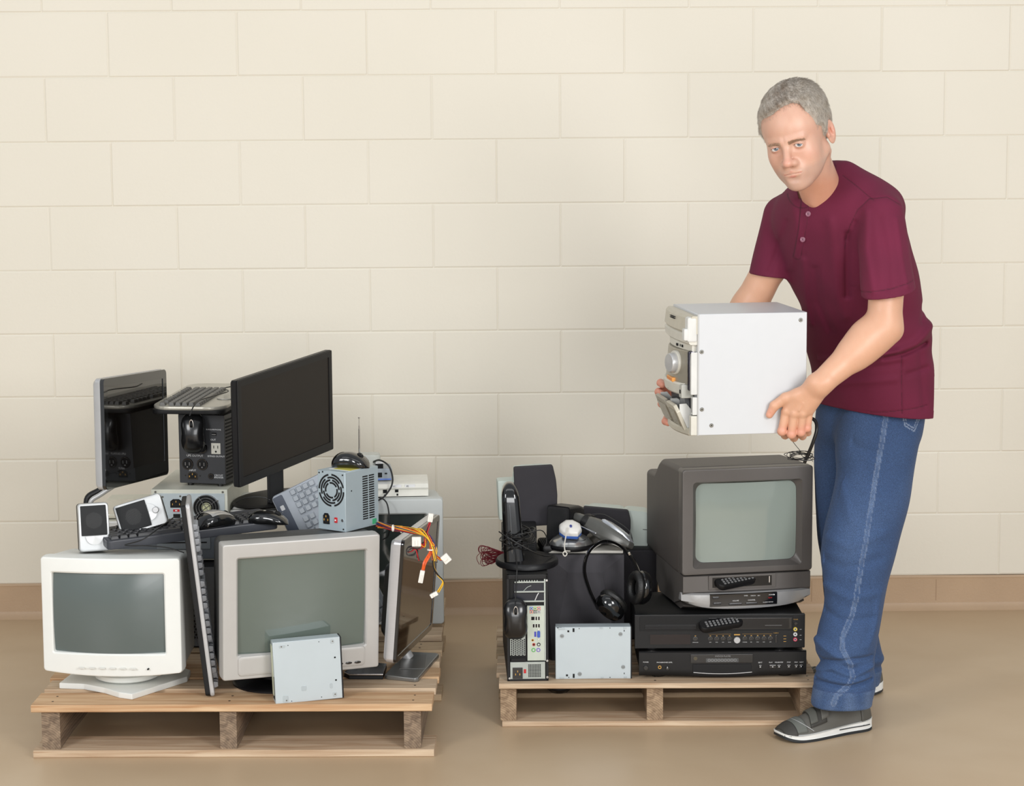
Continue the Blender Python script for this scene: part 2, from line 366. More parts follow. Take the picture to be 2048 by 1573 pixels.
for i in range(6): mb.box(-.075+i*.027-.008, -.075+i*.027+.008, -.0232, -.02, .012, .016, mat('ivory_button', (206, 206, 200), .5), .0008)
mb.build('buttons', t)
mb = MB(); mb.disc(.098, .013, .0022, -.0192, -.012, dark); mb.build('indicator', t)
f = MB(X.inverted())
Lp = [(-1.127, 5.482), (-1.06, 5.470), (-1.0, 5.430), (-.955, 5.385), (-.918, 5.366), (-.80, 5.535), (-.80, 5.60), (-.88, 5.70), (-1.05, 5.70), (-1.11, 5.60)]
f.plate(Lp, .138, .154, m1, bev=.003)
f.lathe([(.06, .15), (.085, .162), (.09, .175), (.06, .19)], m1, Tr(-.955, 5.53, 0))
f.build('swivel_foot', t)
f = MB(); f.rings([[(x, y-.0, z) for x, z in rr(.22-.02*i, .02, .006, 4, 4, .02, .002-.008*i)] for i, y in enumerate([.02, .03, .2])], m1, True, True); f.build('neck', t)

m2 = mat('warm_silver_plastic', (186, 184, 180), .42, .2, var=.015); m2b = mat('charcoal_housing', (70, 70, 68), .5)
X = pose(-.486, 5.40, .192, .35, .06, .008)
H = [(.046, .995, .995, 0), (.10, .97, .97, 0), (.17, .93, .93, -.003), (.26, .74, .78, -.01), (.34, .55, .6, -.01), (.36, .52, .56, -.01)]
t = crt('large silver tube monitor with green-grey screen, its back dark grey', X, .414, .357, .36, (.040, .038, .040, .064), m2, m2b, glass2, bulge=.004, gb=.010, hous=H, r=.006, scr_r=.004)
mb = MB()
mb.rings([[(x, y, z) for x, z in rr(w_, h_, .01, 4, 4, 0, .036)] for y, w_, h_ in ((.004, .34, .058), (-.004, .335, .05), (-.006, .32, .036))], m2, False, True); mb.build('chin_panel', t)
mb = MB()
for i in range(4): mb.lathe([(.009, 0), (.009, .002), (.006, .003)], blkg, Tr(.075+i*.024, -.0055, .021) @ Matrix.Rotation(PI/2, 4, 'X'), sy=.35)
mb.build('buttons', t)
f = MB(); f.lathe([(.125, .138), (.125, .142), (.118, .150), (.07, .16), (.06, .19)], blk, n=40); o = f.build('round_foot', t)
o.matrix_world = Tr(-.555, 5.535, 0)

m3 = mat('pale_grey_plastic', (198, 202, 200), .45, var=.015)
X = pose(-.341, 6.15, .138, .02)
H = [(.03, 1, 1, 0), (.10, .99, .99, 0), (.22, .95, .95, 0), (.32, .85, .8, -.03), (.36, .8, .76, -.03)]
crt('pale grey tube monitor at the back right corner of the left pallet', X, .412, .373, .36, (.045, .045, .046, .068), m3, m3, mat('dark_crt_glass', (52, 58, 56), .06, coat=.5), bulge=.003, r=.009, hous=H, gb=.008)

# ---------------------------------------------------------------- flat screens
def lcd(label, M, w, h, th, bez, side, bezel, scr, r=.006, group=None, hump=.02, lip=.0):
    """origin bottom-centre of the front face"""
    t = thing('flat_screen_monitor', label, 'monitor', M, group); mb = MB()
    sw, sh = w-2*bez[0], h-bez[1]-bez[2]; cz = bez[2]+sh/2
    mb.rings([[(x, y, z) for x, z in rr(ww, hh, rad, 5, 1, 0, zc)] for ww, hh, rad, y, zc in
              ((w-.002, h-.002, r, lip+.006, h/2), (w, h, r, lip+.002, h/2), (w, h, r, .001, h/2), (w-.002, h-.002, r, 0, h/2), (sw, sh, .001, 0, cz), (sw-.001, sh-.001, .001, .0025, cz))], bezel)
    mb.build('bezel', t, smooth=30)
    MB().box(-sw/2, sw/2, .002, .004, cz-sh/2, cz+sh/2, scr).build('screen', t)
    mb = MB()
    mb.rings([[(x, y, z) for x, z in rr(w-2*a, h-2*b, r, 5, 1, 0, h/2)] for y, a, b in ((lip+.005, -.0005, -.0005), (th*.75, 0, 0), (th, .006, .006), (th+.006, .04, .04), (th+hump, .07, .06))], side, True, True)
    mb.build('back_shell', t, smooth=35); return t
scrg = mat('glossy_dark_screen', (16, 13, 11), .03, coat=1., spec=.8)
scrm = mat('matte_dark_screen', (28, 23, 20), .34, spec=.25)
# upper left, silver sides
bz = mat('gloss_dark_bezel', (26, 26, 25), .06, coat=.8, spec=.8)
X = pose(-.978, 5.93, .606, 1.25, -.019, .045)
t = lcd('silver-edged glossy flat monitor standing at the upper left of the left pile', X, .372, .303, .034, (.022, .025, .042), silver, bz, scrg, r=.012, hump=.006, lip=.006)
f = MB(X.inverted())
f.tube([(-1.005, 5.96, .70), (-1.02, 5.99, .63), (-1.09, 5.98, .578), (-1.128, 5.975, .555), (-1.13, 5.97, .515)], .010, blk, 10)
f.tube([(-1.0, 5.945, .66), (-1.02, 5.965, .615), (-1.085, 5.955, .57), (-1.115, 5.95, .55), (-1.118, 5.95, .515)], .007, silver, 10)
f.build('stand_arm', t)
f = MB(X.inverted()); f.plate([(x-1.040, y+6.09) for x, y in rr(.18, .24, .06, 6)], .496, .508, mat('stand_base_champagne', (196, 192, 176), .2, .2, coat=.5), bev=.003)
f.build('stand_base', t)
# big black one
X = pose(-.556, 5.90, .648, 1.127, .035, -.06)
t = lcd('large matte black flat monitor on a round foot, tallest in the left pile', X, .505, .290, .026, (.017, .018, .024), blk, blk, scrm, r=.003, hump=.02)
f = MB(X.inverted())
f.box(-.614, -.576, 5.935, 5.955, .54, .72, blkm, .003, M=None)
f.box(-.622, -.602, 5.945, 5.975, .54, .685, blk, .003)
f.build('neck', t)
f = MB(X.inverted()); f.lathe([(.090, .528), (.098, .529), (.100, .533), (.095, .538), (.03, .545)], mat('foot_dark_plastic', (30, 29, 28), .55, spec=.25), Tr(-.615, 6.06, 0) @ Matrix.Rotation(1.13, 4, 'Z'), n=44, sx=1.6); f.build('round_foot', t)
# lower right, silver, leaning
X = pose(-.204, 5.65, .200, 1.38, .075, .03)
bz2 = mat('black_gloss_strip', (18, 18, 20), .08, coat=.7)
t = lcd('silver-framed flat monitor turned aside at the right end of the left pallet', X, .44, .326, .036, (.014, .016, .018), mat('brushed_aluminium', (200, 200, 202), .3, .6, stretch=(1, 1, 60)), bz2, scrg, r=.014, hump=.004, lip=.004)
f = MB(); f.rings([[(x, y, z) for x, z in rr(.36-.03*i, .24-.03*i, .02, 4, 1, 0, .15)] for i, y in enumerate((.038, .045, .062))], m2b, True, True); f.build('speaker_back', t)
f = MB(X.inverted()); f.plate([(-.282, 5.548), (-.274, 5.538), (-.200, 5.508), (-.190, 5.514), (-.142, 5.762), (-.150, 5.772), (-.225, 5.790), (-.235, 5.78)], .138, .150, mat('satin_grey_metal', (140, 140, 138), .28, .7), bev=.003)
f.box(-.245, -.175, 5.60, 5.75, .150, .1515, mat('satin_grey_metal_recess', (128, 128, 126), .3, .7), .001)
f.build('stand_base', t)
f = MB(X.inverted()); f.tube([(-.225, 5.72, .15), (-.245, 5.715, .20), (-.25, 5.71, .30)], .016, silver, 10); f.build('neck', t)
t = thing('monitor_stand_foot', 'thin black foot with bright rim between the silver monitor and the grey metal base', 'stand', pose(-.33, 5.60, .138))
MB().plate([(-.06, -.03), (-.045, -.055), (.045, -.06), (.05, .05), (-.02, .08)], 0, .010, blkm, bev=.002).build('plate', t)
MB().plate([(-.06, -.03), (-.045, -.055), (.045, -.06), (.05, .05), (-.02, .08)], .011, .015, chrome, bev=.001).build('rim', t)

# ================================================================ mice, keyboards
def mouse(label, M, shell=blkg, top=None, L=.112, Wd=.062, Hh=.037, group=None, tail=None, tailm=None, tr=.0017, sidem=None, name='computer_mouse', wheelm=None):
    """length along y (front = -y), lies on z=0"""
    t = thing(name, label, 'mouse', M, group); R = []; n = 22
    for i in range(n+1):
        u = -1+2*i/n; y = u*L/2
        k = (1-abs(u)**3.2)**.5 if abs(u) < 1 else 0
        k = max(k, .02); a = Wd/2*k*(1+.07*u*u-.09*math.exp(-((u+.05)/.35)**2)); hh = Hh*(k**.9)*(1-.18*(u-.25)**2-.12*max(0, -u))
        ring = []
        for j in range(28):
            th = 2*PI*j/28; c, s_ = math.cos(th), math.sin(th)
            x = a*math.copysign(abs(c)**.8, c); z = hh*.42+(hh*.58*math.copysign(abs(s_)**.9, s_) if s_ > 0 else hh*.42*math.copysign(abs(s_)**.55, s_))
            ring.append((x, y, max(z, 0)))
        R.append(ring)
    mb = MB(); mb.rings(R, shell, True, True); mb.build('shell', t, smooth=60)
    if top is not None:      # two-tone upper cover
        T = [[(x*1.012, y*1.0, z*1.012+.0006) for x, y, z in r] for r in R[3:-4]]
        T = [[p for j, p in enumerate(r) if 3 <= j <= 11] for r in T]
        MB().rings(T, top, False, False, closed=False).build('top_cover', t, smooth=60)
    w = MB(); w.lathe([(.0, -.004), (.0095, -.0035), (.0105, 0), (.0095, .0035), (0, .004)], wheelm or blkm, Tr(0, -L*.24, Hh*.70) @ Matrix.Rotation(PI/2, 4, 'Y'), n=20); wo = w.build('scroll_wheel', t)
    s = MB(); s.rings([[(x, y, z) for x, y, z in [(.006*k*math.cos(a), -L*.24+.016*k*math.sin(a), Hh*.86+.001*(1-k)) for a in [2*PI*j/20 for j in range(20)]]] for k in (1, .82)], chrome if shell is not whitep else blk, False, False); s.build('wheel_trim', wo)
    b = MB(); b.tube([(0, -L*.49, Hh*.45), (0, -L*.40, Hh*.69), (0, -L*.34, Hh*.74)], .0004, dark, 6); b.build('button_split', t)
    if tail: MB(M.inverted()).tube(tail, tr, tailm or cord, 8, 8).build('cord', t)
    return t
def keyboard(label, M, w=.45, d=.155, body=blk, keym=None, th=.018, name='computer_keyboard', rim=None, kh=.008, curved=0., palm=0., group=None, extra=None):
    """lies flat, long side along x, front at y=0, origin front-left-bottom corner"""
    t = thing(name, label, 'keyboard', M, group); keym = keym or blkm
    mb = MB(); D = d+palm
    n = 16
    if rim: mb.plate(rr(w, D, .03 if palm else .008, 5, 1, w/2, D/2), 0, th*.55, blkm, bev=.003); mb.plate(rr(w+.004, D+.004, .055 if palm else .008, 6, 1, w/2, D/2), th*.5, th, body, bev=.004)
    else: mb.plate(rr(w, D, .012, 4, 1, w/2, D/2), 0, th, body, bev=.004)
    mb.build('base', t)
    def keys(x0, y0, rows, pitch=.019):
        k = MB()
        for j, row in enumerate(rows):
            x = x0
            for wd in row:
                if wd > 0:
                    W_ = wd*pitch-.0022; cx = x+wd*pitch/2; y_ = y0+j*pitch
                    R = [[(px, py, z) for px, py in rr(W_-i, pitch-.0022-i, .002, 2, 1, cx, y_+pitch/2+yo)] for i, z, yo in ((0, th-.001, 0), (.0008, th+kh*.4, 0), (.0045, th+kh, .0006))]
                    k.rings(R, keym, False, True)
                x += abs(wd)*pitch
        return k
    a = palm+.012
    rows = [[1.25, 1.25, 1.25, 6.25, 1.25, 1.25, 1.25, 1.25], [2.25]+[1]*10+[2.75], [1.75]+[1]*11+[2.25], [1.5]+[1]*12+[1.5], [1]*13+[2]]
    keys(.012, a, rows).build('main_keys', t)
    keys(.012, a+.019*5.35, [[1, -1]+[1]*4+[-.5]+[1]*4+[-.5]+[1]*4]).build('function_keys', t)
    if w > .42:
        keys(.012+.019*15.3, a, [[1]*3, [-1, 1, -1], [-3], [1]*3, [1]*3]).build('arrow_keys', t)
        keys(.012+.019*18.6, a, [[2, 1], [1]*4, [1]*4, [1]*4, [1]*4]).build('number_keys', t)
    if extra: extra(t, th)
    return t
kgrey = mat('grey_keycap', (150, 152, 152), .5)
def lie(ex, ey, o):
    """frame from two axis directions and origin"""
    ex = Vector(ex).normalized(); ez = ex.cross(Vector(ey)).normalized(); ey = ez.cross(ex)
    m = Matrix.Identity(4)
    for i in range(3): m[i][0] = ex[i]; m[i][1] = ey[i]; m[i][2] = ez[i]; m[i][3] = o[i]
    return m
# upright keyboard between the two front monitors: long side up, seen edge-on
keyboard('silver and black keyboard standing on end between white and silver tube monitors', lie((-.103, .0, 1), (.115, -1, .01), (-.750, 5.535, .139)), w=.50, d=.155, body=silver, keym=mat('silver_keycap', (150, 152, 156), .4, .2), rim=True, th=.024, kh=.010)
# black keyboard lying across both front monitors
kbM = lie((.424, .18, .017), (-.18, .424, .02), (-.985, 5.462, .508))
keyboard('black keyboard lying across the tops of the front left monitors', kbM, w=.46, d=.16, body=mat('slate_plastic', (62, 64, 70), .4), keym=mat('charcoal_keycap', (48, 48, 50), .4), th=.024, kh=.008)
# ergonomic keyboard on the UPS, short end toward us
def ext(t, th):
    mb = MB(); mb.plate(rr(.20, .05, .02, 5, 1, .22, .03), th, th+.003, mat('media_strip_silver', (160, 158, 150), .3, .4), bev=.001); mb.build('palm_rest', t)
keyboard('silver ergonomic keyboard with dark keys lying on top of the black backup power unit', lie((.055, .40, .012), (-.40, .055, .0), (-.736, 5.925, .794)), w=.42, d=.155, body=mat('champagne_silver_plastic', (176, 172, 160), .32, .3), keym=mat('graphite_keycap', (86, 84, 80), .45), th=.022, rim=True, palm=.055, kh=.009, extra=ext)
# pale keyboard standing on its end behind the silver monitor, number pad uppermost
def ext2(t, th):
    mb = MB(); mb.plate(rr(.44, .028, .004, 3, 1, .22, .142), th*.9, th+.002, mat('slate_blue_plastic', (70, 78, 94), .4), bev=.001)
    mb.plate(rr(.014, .011, .002, 3, 1, .405, .142), th+.002, th+.0024, wht); mb.build('media_bar', t)
keyboard('pale grey keyboard with slate bar leaning on end behind the power supply', lie((-.20, .03, .42), (-.43, -.10, -.20), (-.272, 5.86, .236)), w=.445, d=.158, body=mat('cool_grey_plastic', (172, 178, 186), .42, .1), keym=mat('pale_keycap', (184, 190, 196), .5), th=.014, kh=.007, extra=ext2)

mouse('black mouse hanging by its cord in front of the black backup power unit', lie((-1, .05, .0), (.02, .06, -1), (-.828, 5.985, .736)), shell=mat('satin_black', (24, 24, 25), .25, coat=.3), L=.120, Wd=.069, Hh=.038,
      tail=[(-.822, 5.868, .80), (-.812, 5.88, .825), (-.80, 5.93, .835), (-.77, 6.0, .838), (-.74, 6.08, .84), (-.76, 6.15, .84), (-.72, 6.22, .84)]).location
msil = mat('mouse_silver', (190, 188, 184), .25, .5)
mouse('silver and black wireless mouse resting on the black keyboard', lie((-.30, .25, 0), (-.6, -.75, .08), (-.722, 5.60, .541)) , shell=blkg, top=msil, L=.125, Wd=.072, Hh=.045)
mouse('black mouse lying at the right end of the black keyboard', lie((.2, .9, 0), (-.95, .25, 0), (-.590, 5.635, .541)), shell=blkg, L=.115, Wd=.064, Hh=.036)

# ================================================================ left pile: cases, speakers, power supplies
# beige desktop computer lying under everything at the back
X = pose(-.965, 5.955, .375, 0)
t = thing('desktop_computer', 'beige desktop computer case lying flat behind the white tube monitor', 'computer', X)
MB().box(-.17, .225, .004, .42, 0, .118, beige, .006).build('case', t)
mb = MB(); mb.box(-.168, .22, -.004, .006, .088, .116, mat('bright_silver_trim', (208, 208, 206), .3, .4), .003); mb.box(-.168, .22, -.001, .006, .006, .084, mat('slate_front', (86, 92, 98), .4), .002)
mb.box(-.15, .0, -.003, .0, .05, .058, dark); mb.build('front_panel', t)
mb = MB(); mb.box(.03, .18, -.004, 0, .035, .075, mat('steel_dark', (110, 116, 120), .4), .001); mb.box(.04, .17, -.005, -.003, .052, .056, dark); mb.build('drive_door', t)
# black tower behind
X = pose(-.762, 5.90, .138, 0)
t = thing('computer_tower', 'dark computer tower with perforated grey back standing behind the upright keyboard', 'computer', X)
MB().box(-.10, .10, .004, .42, 0, .234, blkm, .005).build('case', t)
mb = MB(); mb.box(-.098, .06, 0, .006, .005, .23, mat('dark_grey_steel', (96, 98, 100), .5, .3), .001)
for i in range(11):
    for j in range(5):
        for c in (.03, .12): mb.disc(-.085+j*.009+(i % 2)*.0045, c+i*.0078, .0034, -.0006, .001, dark, 8)
mb.box(-.06, -.056, -.0006, .001, .20, .22, dark); mb.build('back_panel', t)
# white case supporting the black monitor
X = pose(-.595, 5.965, .494, .0)
t = thing('document_scanner', 'flat white office device under the foot of the black flat monitor', 'scanner', X)
MB().box(-.135, .155, 0, .25, 0, .024, mat('bright_white_plastic', (222, 222, 218), .35), .004).build('base', t)
MB().box(-.13, .150, .006, .245, .024, .032, mat('bright_white_plastic', (222, 222, 218), .35), .003).build('lid', t)

def iec(mb, x, z, s=1., hor=True, M=None):
    w_, h_ = (.030*s, .022*s) if hor else (.022*s, .030*s)
    mb.prism([(x-w_/2, z-h_/2), (x+w_/2, z-h_/2), (x+w_/2, z+h_/4), (x+w_/4, z+h_/2), (x-w_/4, z+h_/2), (x-w_/2, z+h_/4)], -.002, .001, blkg, M)
    mb.prism([(x-w_/2*.8, z-h_/2*.8), (x+w_/2*.8, z-h_/2*.8), (x+w_/2*.8, z+h_/4*.8), (x+w_/4*.8, z+h_/2*.8), (x-w_/4*.8, z+h_/2*.8), (x-w_/2*.8, z+h_/4*.8)], -.0024, -.001, dark, M)
    for a, b in ((-.3, -.1), (.3, -.1), (0, .22)):
        p = (x+a*w_, z+b*h_); mb.box(p[0]-.001, p[0]+.001, -.0036, -.002, p[1]-.0025, p[1]+.0025, gold, M=M)
def screws(mb, pts, r=.003, m=None, M=None):
    for x, z in pts: mb.disc(x, z, r, -.0012, .001, m or mat('screw_head', (150, 148, 140), .3, .8), 12, M, .0004); mb.box(x-r*.6, x+r*.6, -.0014, -.001, z-.0004, z+.0004, dark, M=M)
# pale power supply carrying the UPS
X = pose(-.841, 5.95, .493, -.064)
t = thing('power_supply', 'cream steel power supply with round fan under the black backup power unit', 'power supply', X)
cream = mat('cream_steel', (212, 212, 198), .45)
mb = MB(); mb.box(-.108, .108, .001, .34, 0, .087, cream, .0015); mb.box(-.100, .10, -.0005, .002, .004, .076, mat('zinc_panel', (190, 200, 204), .4, .3)); screws(mb, [(-.095, .080), (.095, .080), (.08, .055), (.098, .02), (-.075, .066), (-.025, .068)]); mb.build('case', t)
mb = MB(); mb.disc(.048, .036, .037, -.0008, .002, dark, 36)
for q in (.012, .020, .028, .036): mb.ring(.048, .036, q+.0009, q-.0009, -.006, -.004, chrome)
for a in range(4):
    c, s_ = math.cos(a*PI/2+.6), math.sin(a*PI/2+.6); mb.tube([(.048, -.005, .036), (.048+.038*c, -.004, .036+.038*s_)], .0009, chrome, 6, 1)
mb.disc(.048, .036, .014, -.003, 0, mat('fan_hub_label', (190, 190, 150), .5), 24); mb.build('fan', t)
mb = MB(); iec(mb, -.037, .048, 1.1); mb.build('power_inlet', t)
mb = MB(); mb.box(-.046, -.028, -.0025, 0, .024, .031, red, .0008); mb.box(-.040, -.034, -.0035, -.002, .026, .029, wht); mb.build('voltage_switch', t)
mb = MB(); mb.box(-.046, -.026, -.0025, 0, .006, .018, blkg, .0008); mb.build('output_socket', t)

# UPS
X = pose(-.808, 6.0, .588, -.25)
t = thing('backup_power_unit', 'black backup power unit with outlets standing on the cream power supply', 'power unit', X)
upsm = mat('charcoal_steel', (52, 53, 56), .5)
mb = MB(); mb.box(-.070, .068, .0, .30, 0, .196, upsm, .002)
for i in range(18): mb.box(.068, .0695, .01, .02+.27, .012+i*.0098, .016+i*.0098, dark)
mb.build('case', t)
for x in (-.045, .045):
    for y in (.02, .28): MB().lathe([(.009, -.008), (.009, 0)], blkg, Tr(x, y, 0), n=16).build('foot', t)
def duplex(mb, x, z):
    mb.disc(x, z, .0165, -.003, .001, blkg, 24, bev=.001); mb.disc(x, z, .0135, -.0036, -.002, dark, 24)
    for a, b, c, d_ in ((-.006, .001, .001, .0045), (.006, .001, .001, .0045)): mb.box(x+a-c, x+a+c, -.0044, -.003, z+b-d_, z+b+d_, mat('slot_glint', (150, 150, 150), .3, .8))
    mb.disc(x, z-.008, .0022, -.0044, -.003, mat('slot_glint', (150, 150, 150), .3, .8), 10)
for x, z in ((-.044, .055), (.000, .055), (.0, .103)):
    mb = MB(); duplex(mb, x, z); mb.build('outlet', t)
mb = MB(); mb.box(.028, .056, -.002, 0, .086, .117, mat('ivory_outlet', (205, 202, 190), .4), .0012)
for x in (.036, .048): mb.box(x-.001, x+.001, -.0026, -.001, .102, .110, dark)
mb.disc(.042, .093, .0028, -.0026, -.001, dark, 12); mb.build('bypass_outlet', t)
mb = MB(); iec(mb, -.030, .022, .95); screws(mb, [(-.052, .022), (-.008, .022)], .002, blkg); mb.build('power_inlet', t)
mb = MB(); mb.disc(.025, .022, .0085, -.003, 0, blkg, 20, bev=.001); mb.disc(.025, .022, .005, -.004, -.002, dark, 16); mb.build('circuit_breaker', t)
mb = MB(); mb.box(-.006, .006, -.0016, 0, .138, .148, dark); mb.build('phone_jack', t); mb = MB(); mb.box(.03, .044, -.0016, 0, .138, .147, dark); mb.box(.031, .043, -.0022, -.001, .1405, .1425, mat('slot_glint', (150, 150, 150), .3, .8)); mb.build('phone_jack', t)
mb = MB()
for s_, x, z, q in (('UPS OUTPUT', -.022, .079, .0068), ('BYPASS OUTPUT', .042, .079, .0055), ('INPUT', -.030, .037, .006), ('CIRCUIT', .048, .025, .0055), ('BREAKER', .048, .019, .0055), ('OUT', .034, .126, .006), ('IN', .0, .126, .006), ('BURGLAR/PHONE', .036, .155, .0045)):
    mb.text(s_, x, z, q*1.25, wht)
mb.build('lettering', t, smooth=0)

# silver power supply with the cable bundle
X = pose(-.409, 5.50, .548, -.633)
t = thing('power_supply', 'zinc grey power supply with black fan grille on the silver tube monitor', 'power supply', X)
w, d, h = .093, .135, .156; zinc = mat('psu_zinc', (172, 186, 192), .42, .25, var=.02)
mb = MB(); mb.box(-w/2, w/2, 0, d, 0, h, zinc, .0012, 1)
screws(mb, [(-w/2+.006, h-.007), (w/2-.008, h-.007), (w/2-.008, .007), (-w/2+.018, h-.004)], .0022, dark)
MR = Tr(w/2, 0, 0) @ Matrix.Rotation(PI/2, 4, 'Z')        # right side as a front: x runs along depth
for i in range(19):
    z = .022+i*.0062
    for a in (.070, .096): mb.box(a, a+.021, -.0006, .001, z, z+.0034, dark, M=MR)
mb.disc(.025, .105, .002, -.0006, .001, dark, 8, MR)
mb.box(.108, .124, -.0012, .001, .004, .018, mat('green_seal', (60, 160, 110), .5), M=MR)
mb.box(-.020, .038, .03, .10, h, h+.0006, mat('yellow_label', (200, 190, 90), .5)); mb.box(-.03, .04, .025, .11, h-.001, h+.0003, wht)
mb.build('case', t)
mb = MB(); cx, cz = 0.0, .106
mb.disc(cx, cz, .016, -.0004, .001, zinc, 24)
for q, n_, o_ in ((.0195, 4, .4), (.0265, 4, 0), (.0335, 4, .5), (.041, 4, .1)):
    for k in range(n_):
        a0 = 2*PI*k/n_+o_+.13; mb.ring(cx, cz, q+.0023, q-.0023, -.0007, .001, dark, a0, a0+2*PI/n_-.26, 10)
mb.build('fan_grille', t)
mb = MB(); iec(mb, -.018, .030, .95, False); mb.build('power_inlet', t)
mb = MB(); mb.box(.010, .019, -.003, 0, .022, .036, red, .0008); mb.box(.0125, .0165, -.004, -.002, .027, .031, wht); mb.disc(.036, .030, .004, -.0015, 0, chrome, 12); mb.build('voltage_switch', t)
wc = {'yellow': (236, 182, 40), 'red': (188, 30, 40), 'black': (24, 22, 24), 'orange': (220, 90, 30), 'violet': (60, 40, 90)}
wm = {k: mat('wire_'+k, v, .35) for k, v in wc.items()}
IX = X.inverted(); r_ = random.Random(3)
def P3(px, py, Y):
    d_ = fw+r2*((px-1024)/F_PX)-u2*((py-786.5)/F_PX); k = Y/d_[1]; return Vector((d_[0]*k, Y, CAM_H+d_[2]*k))
def bundle(pts, cols, spread, name='wires', tr=.0014, parent=t, inv=IX):
    for c in cols:
        ph = r_.uniform(0, 6.28); mb = MB(inv)
        q = [(p[0]+spread*math.cos(ph+i*1.3)*r_.uniform(.4, 1), p[1]+spread*math.sin(ph+i*1.3)*r_.uniform(.4, 1)*.7, p[2]+spread*math.sin(ph+i*1.1)*r_.uniform(.4, 1)) for i, p in enumerate(pts)]
        mb.tube(q, tr, wm[c], 6, 6); mb.build(c+'_wire', parent)
root = [P3(756, 1050, 5.52), P3(790, 1057, 5.42), P3(825, 1062, 5.36), P3(850, 1068, 5.33)]
bundle(root+[P3(866, 1090, 5.31), P3(868, 1120, 5.30)], ['yellow', 'yellow', 'yellow', 'yellow', 'black', 'black', 'violet', 'violet', 'red', 'orange', 'black', 'red', 'violet', 'orange', 'black', 'yellow'], .0085)
bundle([P3(862, 1085, 5.32), P3(862, 1105, 5.31), P3(850, 1125, 5.30), P3(846, 1143, 5.30)], ['orange']*8, .0045)
bundle([P3(866, 1090, 5.31), P3(870, 1110, 5.31), P3(882, 1120, 5.30), P3(890, 1116, 5.29)], ['red', 'black', 'yellow', 'black', 'red'], .0035)
bundle([P3(868, 1100, 5.31), P3(867, 1132, 5.31), P3(875, 1150, 5.31), P3(886, 1165, 5.31), P3(876, 1185, 5.31)], ['yellow', 'black', 'yellow', 'black'], .0022)
bundle([P3(852, 1075, 5.33), P3(855, 1062, 5.33), P3(858, 1048, 5.33), P3(860, 1038, 5.33)], ['red', 'red', 'black'], .003)
bundle([P3(852, 1075, 5.33), P3(848, 1092, 5.32), P3(838, 1090, 5.31), P3(834, 1084, 5.30)], ['yellow', 'red', 'black', 'red', 'red'], .005)
bundle([P3(855, 1078, 5.33), P3(838, 1095, 5.33), P3(820, 1098, 5.34), P3(816, 1108, 5.34), P3(826, 1106, 5.34), P3(832, 1098, 5.34), P3(835, 1118, 5.34)], ['black', 'red', 'black', 'black'], .006)
conw = mat('connector_nylon', (226, 222, 214), .4)
def conn(px, py, Y, ang, a, b, n_=4):
    mb = MB(); mb.box(-a/2, a/2, -.005, .005, -b/2, b/2, conw, .0015); mb.box(-a*.15, a*.15, -.0075, -.004, -b*.4, b*.2, conw, .001)
    for i in range(n_): mb.box(-a/2+a*(i+.3)/n_, -a/2+a*(i+.7)/n_, -.004, .004, -b/2-.0006, -b/2+.001, dark)
    o = mb.build('connector', t); p = P3(px, py, Y)
    o.matrix_world = Matrix.Translation(p) @ Matrix.Rotation(ang, 4, 'Y')
bpy.context.view_layer.update()
conn(833, 1084, 5.29, 0, .023, .024); conn(892, 1118, 5.28, .9, .022, .020); conn(843, 1154, 5.29, .2, .012, .032, 2); conn(868, 1190, 5.30, -.5, .020, .011, 4); conn(861, 1036, 5.33, .15, .013, .022, 3)
mb = MB(IX)
for px, py in ((786, 1057), (803, 1060)): p = P3(px, py, 5.40); mb.ring(0, 0, .009, .0075, -.0015, .0015, conw, M=Matrix.Translation(p) @ Matrix.Rotation(1.4, 4, 'Z'))
p = P3(862, 1100, 5.31); mb.ring(0, 0, .010, .0085, -.0015, .0015, conw, M=Matrix.Translation(p) @ Matrix.Rotation(1.5, 4, 'X'))
mb.build('cable_ties', t)
mouse('glossy black mouse lying on top of the zinc grey power supply', lie((.30, .95, 0), (-.93, .30, 0), (-.362, 5.565, .703)), shell=blkg, L=.104, Wd=.066, Hh=.042)

